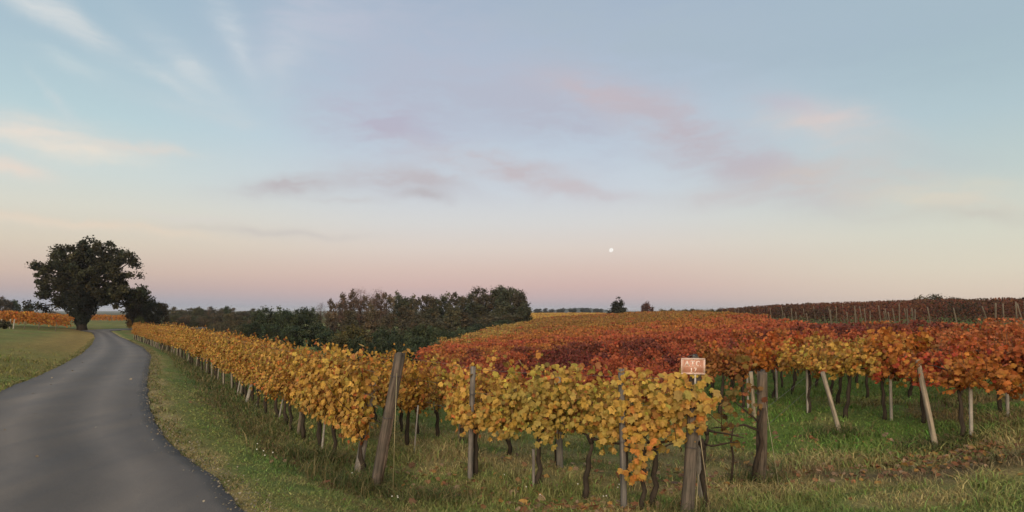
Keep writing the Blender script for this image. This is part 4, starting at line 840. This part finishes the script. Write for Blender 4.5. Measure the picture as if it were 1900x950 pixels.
for i, (u, vt, Y, hf) in enumerate(((700, 548, 118, 18), (676, 552, 114, 18), (655, 549, 112, 17), (636, 554, 110, 16), (616, 558, 108, 14), (690, 572, 100, 20), (650, 574, 98, 20), (615, 580, 98, 18), (720, 585, 92, 22))):
    by_px(KT, u, vt, Y, vmix(BRN, DKG, VRNG.uniform(.1, .6)), 'brown leafed tree on the skyline around the bare treetops' if i < 5 else 'brown leafed tree below the bare treetops', GW, half=hf)
for u, vt, Y in ((668, 526, 108), (706, 524, 108), (596, 557, 100), (640, 541, 104), (690, 536, 108)): by_px(KB, u, vt, Y, (.11, .07, .055), 'bare reddish treetop standing out of the wood', GW, 'bare_tree', kh=9.3, wide=.75)
for u, vt, Y, hf in ((575, 570, 84, 20), (552, 573, 82, 22), (527, 570, 80, 22), (500, 571, 80, 22), (480, 574, 84, 16), (590, 600, 72, 24), (545, 602, 68, 26), (505, 600, 70, 24), (470, 596, 76, 18), (610, 612, 64, 24)):
    by_px(KD, u, vt, Y, vmix(DKG, GRN, VRNG.uniform(0, .9)), 'dark green treetop on the skyline left of the brown wood' if vt < 580 else 'dark green bushy tree close behind the lane row', GW, half=hf)
for u, vt, Y, hf, c, lab in ((652, 604, 54, 32, (.085, .075, .026), 'yellowish green leafy tree below the bare treetops'), (632, 622, 50, 24, (.07, .066, .026), 'low yellowish bush behind the lane row'), (672, 612, 54, 20, (.075, .066, .028), 'pale branchy bush in front of the wood')): by_px(KD, u, vt, Y, c, lab, GW, 'tree', half=hf)
GBu = 'dark bushes at the foot of the hillside'
for u, vt, Y, hf, lab in ((785, 598, 58, 30, 'tall feathery dark green bush before the wood'), (730, 618, 52, 38, 'wide dark green bush behind the thick leaning post'), (775, 622, 50, 40, 'dark green bush beside the hillside vines'), (810, 630, 50, 26, 'small dark bush touching the hillside vines'), (700, 630, 50, 30, 'dark bush over the yellow row'), (760, 642, 45, 40, 'lowest dark bush at the hillside corner'), (840, 612, 62, 30, 'dark bush where the wood meets the hillside vines'), (868, 604, 84, 28, 'low bush under the wood beside the golden strip'), (900, 598, 102, 26, 'low bush at the foot of the high trees'), (705, 606, 58, 34, 'bushy green growth under the yellowish tree'), (668, 622, 50, 30, 'dense bush showing over the lane row'), (935, 592, 112, 24, 'small bush under the right end of the wood'), (815, 604, 66, 30, 'rounded bush beside the feathery bush'), (745, 604, 60, 30, 'dark bush between yellowish tree and feathery bush')):
    by_px(KS, u, vt, Y, vmix(GRN, DKG, VRNG.uniform(0, .5)), lab, GBu, 'bush', 'bush', 2.45, half=hf, u_w=2.1)
# far wood on the left of the valley
GF = 'trees of the far wood'
for i in range(34):
    u = 322 + (i % 17)*9.2 + VRNG.uniform(-4, 4); row = i//17; Y = (210, 150)[row] + VRNG.uniform(-10, 10)
    by_px(KD if i % 4 else KT, u, (572 if row == 0 else 584) + VRNG.uniform(-3, 4) + (4 if 440 < u < 470 else 0), Y, vmix(vmix(DKG, BRN, VRNG.uniform(0, .9)), OLG, VRNG.uniform(0, .5)), 'small brown green tree in the far wood left of the valley', GF, half=13)
by_px(KD, 423, 568, 180, DKG, 'round dark treetop standing above the far wood', GF, half=8); by_px(KB, 388, 567, 190, BRN, 'thin bare tree standing above the far wood', GF, 'bare_tree', kh=9.3, wide=.6); by_px(KD, 368, 569, 190, OLG, 'greyish green tree standing above the far wood', GF, half=10)
for i in range(16):
    u = 318 + i*10 + VRNG.uniform(-4, 4); by_px(KS, u, 594 + VRNG.uniform(-4, 3), 112 + VRNG.uniform(-8, 8), vmix(BRN, OLG, VRNG.uniform(0, 1)), 'scrubby bush below the far wood', GF, 'bush', 'bush', 2.45, half=13, u_w=2.1)
for i in range(13):
    u = 392 + i*8.5 + VRNG.uniform(-3, 3); by_px(KS, u, 600 + VRNG.uniform(-3, 4), 88 + VRNG.uniform(-6, 6), vmix(BRN, GRN, VRNG.uniform(.2, 1)), 'rough bush filling the dip behind the lane row', GF, 'bush', 'bush', 2.45, half=15, u_w=2.1)
# crest
KC = [tree_meshes(780, [(0, 0, 1.5, 1.9, 1.9, 1.3), (-.2, 0, 2.9, 1.25, 1.2, 1.2), (.1, 0, 3.7, .7, .7, 1.0)], 95, 70, .17, .6, .12, clump=.42, limbs=14)]
GCr = 'trees and bushes on the skyline'
by_px(KC, 1147, 549, 150, (.040, .044, .030), 'rounded dark green tree alone on the hill crest', GCr, 'tree', 'tree', 5.0, half=20, u_w=2.0)
by_px(KS, 1202, 557, 150, (.085, .042, .035), 'small dark reddish bush on the hill crest', GCr, 'bush', 'bush', 2.6, half=14, u_w=2.1)
for u, vt, Y, hf, c, lab in ((1733, 543, 118, 34, (.062, .058, .030), 'wide brown green bush on the skyline above the dark vines'), (1768, 549, 120, 20, (.065, .055, .03), 'lower brown green bush right of the wide skyline bush'), (1700, 551, 118, 16, (.065, .06, .03), 'small bush left of the wide skyline bush'), (1650, 555, 118, 14, (.11, .085, .03), 'thin yellowish bush on the skyline'), (1810, 554, 120, 20, (.06, .055, .03), 'flat bush on the skyline to the right'), (1850, 557, 118, 22, (.05, .05, .028), 'dark flat bush near the right edge of the skyline'), (1890, 557, 118, 18, (.05, .05, .028), 'dark bush at the right edge of the skyline')):
    by_px(KS, u, vt, Y, c, lab, GCr, 'bush', 'bush', 2.5, half=hf, u_w=2.1)
for i in range(22):
    u = 1225 + i*5.5 + VRNG.uniform(-3, 3)
    if u < 1345: by_px(KS, u, 572 + VRNG.uniform(-2, 3), 148 - (u-1225)*.3, (.075, .062, .025), 'low olive bush in the scrub line on the hill crest', GCr, 'bush', 'bush', 2.5, half=9, u_w=2.1)
by_px(KS, 1334, 570, 88, (.05, .042, .024), 'dark bush at the corner of the dark plot', GCr, 'bush', 'bush', 2.5, half=8, u_w=2.1)
for i in range(12):
    u = 992 + i*11 + VRNG.uniform(-4, 4); by_px(KD, u, 573.2 - 1.8*math.exp(-((u-1085)/25)**2) - (2 if i in (2, 5) else 0) + VRNG.uniform(-.6, .6), 620, (.035, .042, .03), 'tiny distant tree on the horizon beyond the golden field', 'distant trees beyond the golden field', half=6)
# distant wooded hill and plain
def far_hill(name, label, u0, u1, Y, v_top, seed):
    rng = np.random.default_rng(seed); n = 60; us = np.linspace(u0, u1, n); V = []; F = []
    for i, u in enumerate(us):
        t = i/(n-1); hgt = (HOR - v_top + 6)/FPX*Y*math.sin(math.pi*t)**.7*(.85+.15*rng.random()) - 6
        x = (u-950)/FPX*Y
        for j in range(9):
            s = j/8; V.append((x, Y + (s-.4)*Y*.16, -6 + (hgt+6 + (rng.random()*1.6))*math.sin(math.pi*min(1, s*1.0))))
    F = [(i*9+j, (i+1)*9+j, (i+1)*9+j+1, i*9+j+1) for i in range(n-1) for j in range(8)]
    tag(link(name, mesh_np(name, V, F, M_TREE, np.ones((len(V), 3))*np.array((.045, .055, .035)))), label, kind='structure')
far_hill('hill', 'blue green wooded hill far beyond the dark vines', 1530, 1700, 700, 556, 3)
far_hill('hill', 'low blue wooded hill beyond the golden field', 1010, 1150, 1500, 571, 5)

# ------------------------------------------------------------------ small poles far left (town in the plain)
for i, (u, vt) in enumerate(((44, 562), (70, 568), (86, 569), (92, 570), (78, 572))):
    b = at(u, 175 if i == 0 else 320); Y = b.y; t_ = px(u, vt, Y); place_post('utility_pole', post_mesh(800+i, (t_-b).length, .09, 6, (.3, .3, .3), .7, 0), b, t_, ('utility pole before the rounded grey green bush' if i == 0 else 'thin distant pole in the haze left of the big tree'), 'pole', 'distant poles')

# ------------------------------------------------------------------ moon
def build_moon():
    D = 9000.0; mb_ = bpy.data.meshes.new('moon'); import bmesh
    bm = bmesh.new(); bmesh.ops.create_uvsphere(bm, u_segments=32, v_segments=20, radius=4.1/FPX*D); bm.to_mesh(mb_); bm.free()
    for p_ in mb_.polygons: p_.use_smooth = True
    m_, t = newmat('moon'); c = t.node('ShaderNodeTexCoord'); n_ = t.node('ShaderNodeTexNoise', ins={'Vector': c.outputs['Object'], 'Scale': .05, 'Detail': 3.0})
    p_ = t.node('ShaderNodeEmission', ins={0: t.ramp(n_.outputs[0], [(.35, (.82, .77, .72)), (.6, (.96, .93, .89))]), 1: .98})
    t.node('ShaderNodeOutputMaterial', ins={0: p_.outputs[0]}); mb_.materials.append(m_)
    o = link('moon', mb_, loc=px(1134, 464, D), rot=(0, R(35), 0), scale=(.86, 1, 1)); tag(o, 'pale nearly full moon low in the pink sky', 'moon')
build_moon()

# ------------------------------------------------------------------ grass, weeds and fallen leaves
def scatter_polar(rng, n, r0, r1, a0, a1, p=1.0):
    a = rng.uniform(a0, a1, n); r = r0*(r1/r0)**(rng.random(n)**p); return r*np.sin(a), r*np.cos(a)
def blades(name, label, x, y, hfun, cfun, rng, wid=.006):
    z = ground_z(x, y); n = len(x); h = hfun(x, y); a = rng.uniform(0, 6.28, n); r = np.hypot(x, y)
    wv = (wid*rng.uniform(.6, 1.4, n)*np.clip(r/8, .8, 2.2))[:, None]; side = np.c_[np.cos(a), np.sin(a), np.zeros(n)]
    lean = np.c_[rng.normal(0, .45, n), rng.normal(0, .45, n), np.ones(n)]; base = np.c_[x, y, z-.01]
    mid = base + lean*np.array((.6, .6, 1))*(h*.55)[:, None]; tip = base + np.c_[lean[:, 0]*1.7, lean[:, 1]*1.7, lean[:, 2]*rng.uniform(.75, 1, n)]*h[:, None]
    V = np.stack([base-side*wv, base+side*wv, mid+side*wv*.7, mid-side*wv*.7, tip], axis=1).reshape(-1, 3)
    o_ = (np.arange(n)*5)[:, None]; F = np.concatenate([o_ + np.array([0, 1, 2]), o_ + np.array([0, 2, 3]), o_ + np.array([3, 2, 4])])
    tag(link(name, mesh_np(name, V, F, M_GRASS, np.repeat(cfun(x, y), 5, axis=0))), label, 'grass', kind='stuff')
rng = np.random.default_rng(77)
x, y = scatter_polar(rng, 260000, 5.2, 46, -.72, .72, 1.25)
dr, dl = road_signed(x, y); r_ = np.hypot(x, y); keep = (rng.random(len(x)) > smooth(r_, 14, 44)) & (np.maximum(dr, dl) > -.03 + rng.normal(0, .12, len(x))) & (fbm(x*2.2, y*2.2, 91) + rng.normal(0, .08, len(x)) > .36)
x, y, dr, dl = x[keep], y[keep], dr[keep], dl[keep]
def h_grass(x, y):
    d = np.minimum(seg_dist(x, y, A_Q)[0], 9); dr_, dl_ = road_signed(x, y); verge = smooth(np.where(dl_ < 0, dr_, dl_*.5), .1, 1.6)
    wide_ = smooth(np.where(dl_ < 0, dr_, 3), 1.9, 3.2)
    return (.030 + .035*verge*rng.random(len(x)) + .04*wide_*rng.random(len(x)) + .10*smooth(fbm(x*.9, y*.9, 15), .42, .66)*wide_ + .05*np.exp(-(d/.8)**2)*rng.random(len(x)))*rng.uniform(.6, 1.3, len(x))
def c_grass(x, y):
    c = ground_color(x, y)*(1.5 - .35*smooth(np.hypot(x, y), 10, 26))[:, None]; n = len(x); dry = rng.random(n) < .18; c = c*rng.normal(1, .25, (n, 1)).clip(.45, 1.7)
    c[dry] = c[dry]*.45 + np.array((.20, .165, .075))*.55; lush = rng.random(n) < .16; c[lush] *= np.array((.75, 1.15, .8)); return c
blades('grass', 'short green and dry grass on the verge and between the rows', x, y, h_grass, c_grass, rng)
nb = 16000; fr = rng.random(nb)**1.5*70 + 8; i = fr.astype(int); e_ = np.concatenate([RQ[i]*(1-(fr-i))[:, None] + RQ[i+1]*(fr-i)[:, None], LQ[i]*(1-(fr-i))[:, None] + LQ[i+1]*(fr-i)[:, None]]) + rng.normal(0, .10, (2*nb, 2))
sd = np.r_[np.ones(nb), -np.ones(nb)]*rng.normal(.10, .10, 2*nb); e_[:, 0] += sd; kp = fbm(e_[:, 0]*3, e_[:, 1]*3, 19) > .43
blades('edge_grass', 'tufts of dry grass creeping over the lane edges', e_[kp, 0], e_[kp, 1], lambda x, y: rng.uniform(.02, .09, len(x)), lambda x, y: np.where((rng.random(len(x)) < .5)[:, None], np.array([[.26, .21, .10]]), np.array([[.12, .15, .045]]))*rng.normal(1, .25, (len(x), 1)).clip(.5, 1.6), rng)
# rank weeds at the foot of the lane row and round the posts
t = rng.random(5200)**1.6*34; q = np.array(A_LINE); d = np.r_[0, np.cumsum(np.hypot(*np.diff(q, axis=0).T))]
x = np.interp(t, d, q[:, 0]) + rng.normal(-.35, .45, len(t)); y = np.interp(t, d, q[:, 1]) + rng.normal(-.35, .5, len(t))
ex = [(at(697, 8.8), 700), (at(1275, 7.75), 300), (at(1408, 9.5), 600), (at(1737, 10.25), 1100), (at(1560, 11.5), 500), (at(600, 10.3), 1200), (at(800, 8.4), 900), (at(1800, 10.1), 300)]
for p, k_ in ex: x = np.r_[x, rng.normal(p.x, .28, k_)]; y = np.r_[y, rng.normal(p.y, .22, k_)]
dr, dl = road_signed(x, y); kp = dr > .8; x, y = x[kp], y[kp]
blades('weeds', 'rank tall grass and weeds at the foot of the posts', x, y, lambda x, y: rng.uniform(.07, .25, len(x))*np.where(fbm(x*1.2, y*1.2, 5) > .45, 1.2, .75), lambda x, y: np.where((rng.random(len(x)) < .42)[:, None], np.array([[.20, .165, .075]]), np.array([[.075, .105, .032]]))*rng.normal(1, .25, (len(x), 1)).clip(.5, 1.6), rng, .0048)
def litter(name, label, x, y, size, cols, rng, kind='lobed', cat='leaves'):
    z = ground_z(x, y); n = len(x); dr_, dl_ = road_signed(x, y); on = np.maximum(dr_, dl_) < 0; z = np.where(on, zroad(np.maximum(y, 0)) + .05, z + rng.uniform(.01, .05, n))
    N = np.c_[rng.normal(0, .45, n), rng.normal(-.15, .45, n), np.ones(n)]
    V, F, nv = leaves_mesh_arrays(np.c_[x, y, z], N, rng.uniform(0, 6.28, n), rng.uniform(.6, 1.3, n)*size, kind, rng)
    c = np.array(cols)[rng.integers(0, len(cols), n)]*rng.normal(1, .2, (n, 1)).clip(.5, 1.5)
    tag(link(name, mesh_np(name, V, F, M_LEAF, np.repeat(c, nv, axis=0))), label, cat, kind='stuff')
FL = [(.34, .19, .09), (.30, .13, .06), (.42, .24, .07), (.20, .11, .06), (.40, .27, .17)]
xs, ys = [], []
for u, Y, su, sy, k_ in ((1110, 8.0, .5, .14, 46), (1010, 8.2, .45, .2, 40), (880, 8.9, .5, .3, 46), (1790, 9.6, .6, .45, 150), (1700, 9.6, .5, .4, 60), (1550, 10.6, .9, .6, 60), (1860, 9.5, .8, .6, 70), (1000, 9.6, 1.6, .8, 90), (1350, 9.4, .8, .6, 70), (760, 9.4, .5, .5, 40), (1480, 9.4, .8, .3, 40), (1400, 12, 2, 1.5, 60)):
    p = at(u, Y); k_ = int(k_*1.5); xs.append(rng.normal(p.x, su, k_)); ys.append(rng.normal(p.y, sy, k_))
litter('fallen_leaves', 'fallen brown and pinkish vine leaves lying in the grass', np.concatenate(xs), np.concatenate(ys), .058, FL, rng)
# leaves hidden in the brown strip of the verge and a few on the asphalt
i = rng.integers(10, 110, 900); off = rng.normal(1.65, .32, 900); dn = np.roll(RQ, -1, 0) - RQ; nn = np.c_[dn[:, 1], -dn[:, 0]]/np.hypot(dn[:, 0], dn[:, 1])[:, None]
p = RQ[i] + nn[i]*off[:, None] + rng.normal(0, .2, (900, 2)); kp = (p[:, 1] > 4) & (p[:, 1] < 40)
litter('dry_leaves', 'dry brown leaves strewn along the middle of the verge', p[kp, 0], p[kp, 1], .035, [(.20, .12, .06), (.15, .085, .045), (.24, .16, .08)], rng)
tt = rng.random(46)*.9 + .05; i = rng.integers(15, 60, 46); p = RQ[i]*(1-tt[:, None]) + LQ[i]*tt[:, None]
litter('road_leaves', 'a few pale leaves scattered on the asphalt lane', p[:, 0], p[:, 1], .032, [(.30, .26, .2), (.22, .17, .11)], rng)
# chips of gravel along the broken asphalt edge
ng = 5000; fr = rng.random(ng)**1.6*60 + 8; i = fr.astype(int); p = RQ[i]*(1-(fr-i))[:, None] + RQ[i+1]*(fr-i)[:, None] + nn[i]*rng.normal(.08, .13, ng)[:, None]
litter('gravel', 'pale gravel and dry stalks along the lane edge', p[:, 0], p[:, 1], .016, [(.26, .22, .15), (.20, .17, .11), (.32, .28, .2)], rng, 'quad', 'gravel')
# small white flowers in the verge
fl = MB(); frg = random.Random(12)
for (u, Y, k_) in ((488, 8.6, 2), (503, 8.3, 2), (470, 9.2, 1), (725, 7.9, 2), (750, 8.1, 1), (1130, 8.5, 2), (970, 8.7, 1), (940, 9.3, 1), (1120, 8.2, 2), (1010, 8.3, 1), (640, 8.9, 1), (1060, 8.8, 1)):
    for _ in range(k_):
        p = at(u, Y) + Vector((frg.gauss(0, .06), frg.gauss(0, .06), frg.uniform(.10, .16))); fl.tube([p - Vector((0, 0, .14)), p], .0015, 3, (.08, .11, .03))
        V = [p + Vector((0, -.004, .004))]; 
        for j in range(10): a = j*math.pi/5; r_ = .012 if j % 2 else .006; V.append(p + Vector((r_*math.cos(a), -.004, r_*math.sin(a))))
        fl.add(V, [(0, 1+j, 1+(j+1) % 10) for j in range(10)], (.72, .72, .66))
tag(link('white_flowers', fl.mesh('white_flowers', M_GRASS)), 'tiny white flowers dotted in the grass of the verge', 'flowers', kind='stuff')

# ------------------------------------------------------------------ haze
def build_haze():
    mb = MB(); mb.box((0, 0, 3.5), (12600, 12600, 27), (1, 1, 1))
    m_, t = newmat('haze'); v = t.node('ShaderNodeVolumePrincipled'); v.inputs['Color'].default_value = (.80, .86, .95, 1); v.inputs['Density'].default_value = .00016
    t.node('ShaderNodeOutputMaterial', ins={'Volume': v.outputs[0]})
    tag(link('haze', mb.mesh('haze', m_)), 'thin bluish evening haze over the whole landscape', 'haze', kind='stuff')
build_haze()
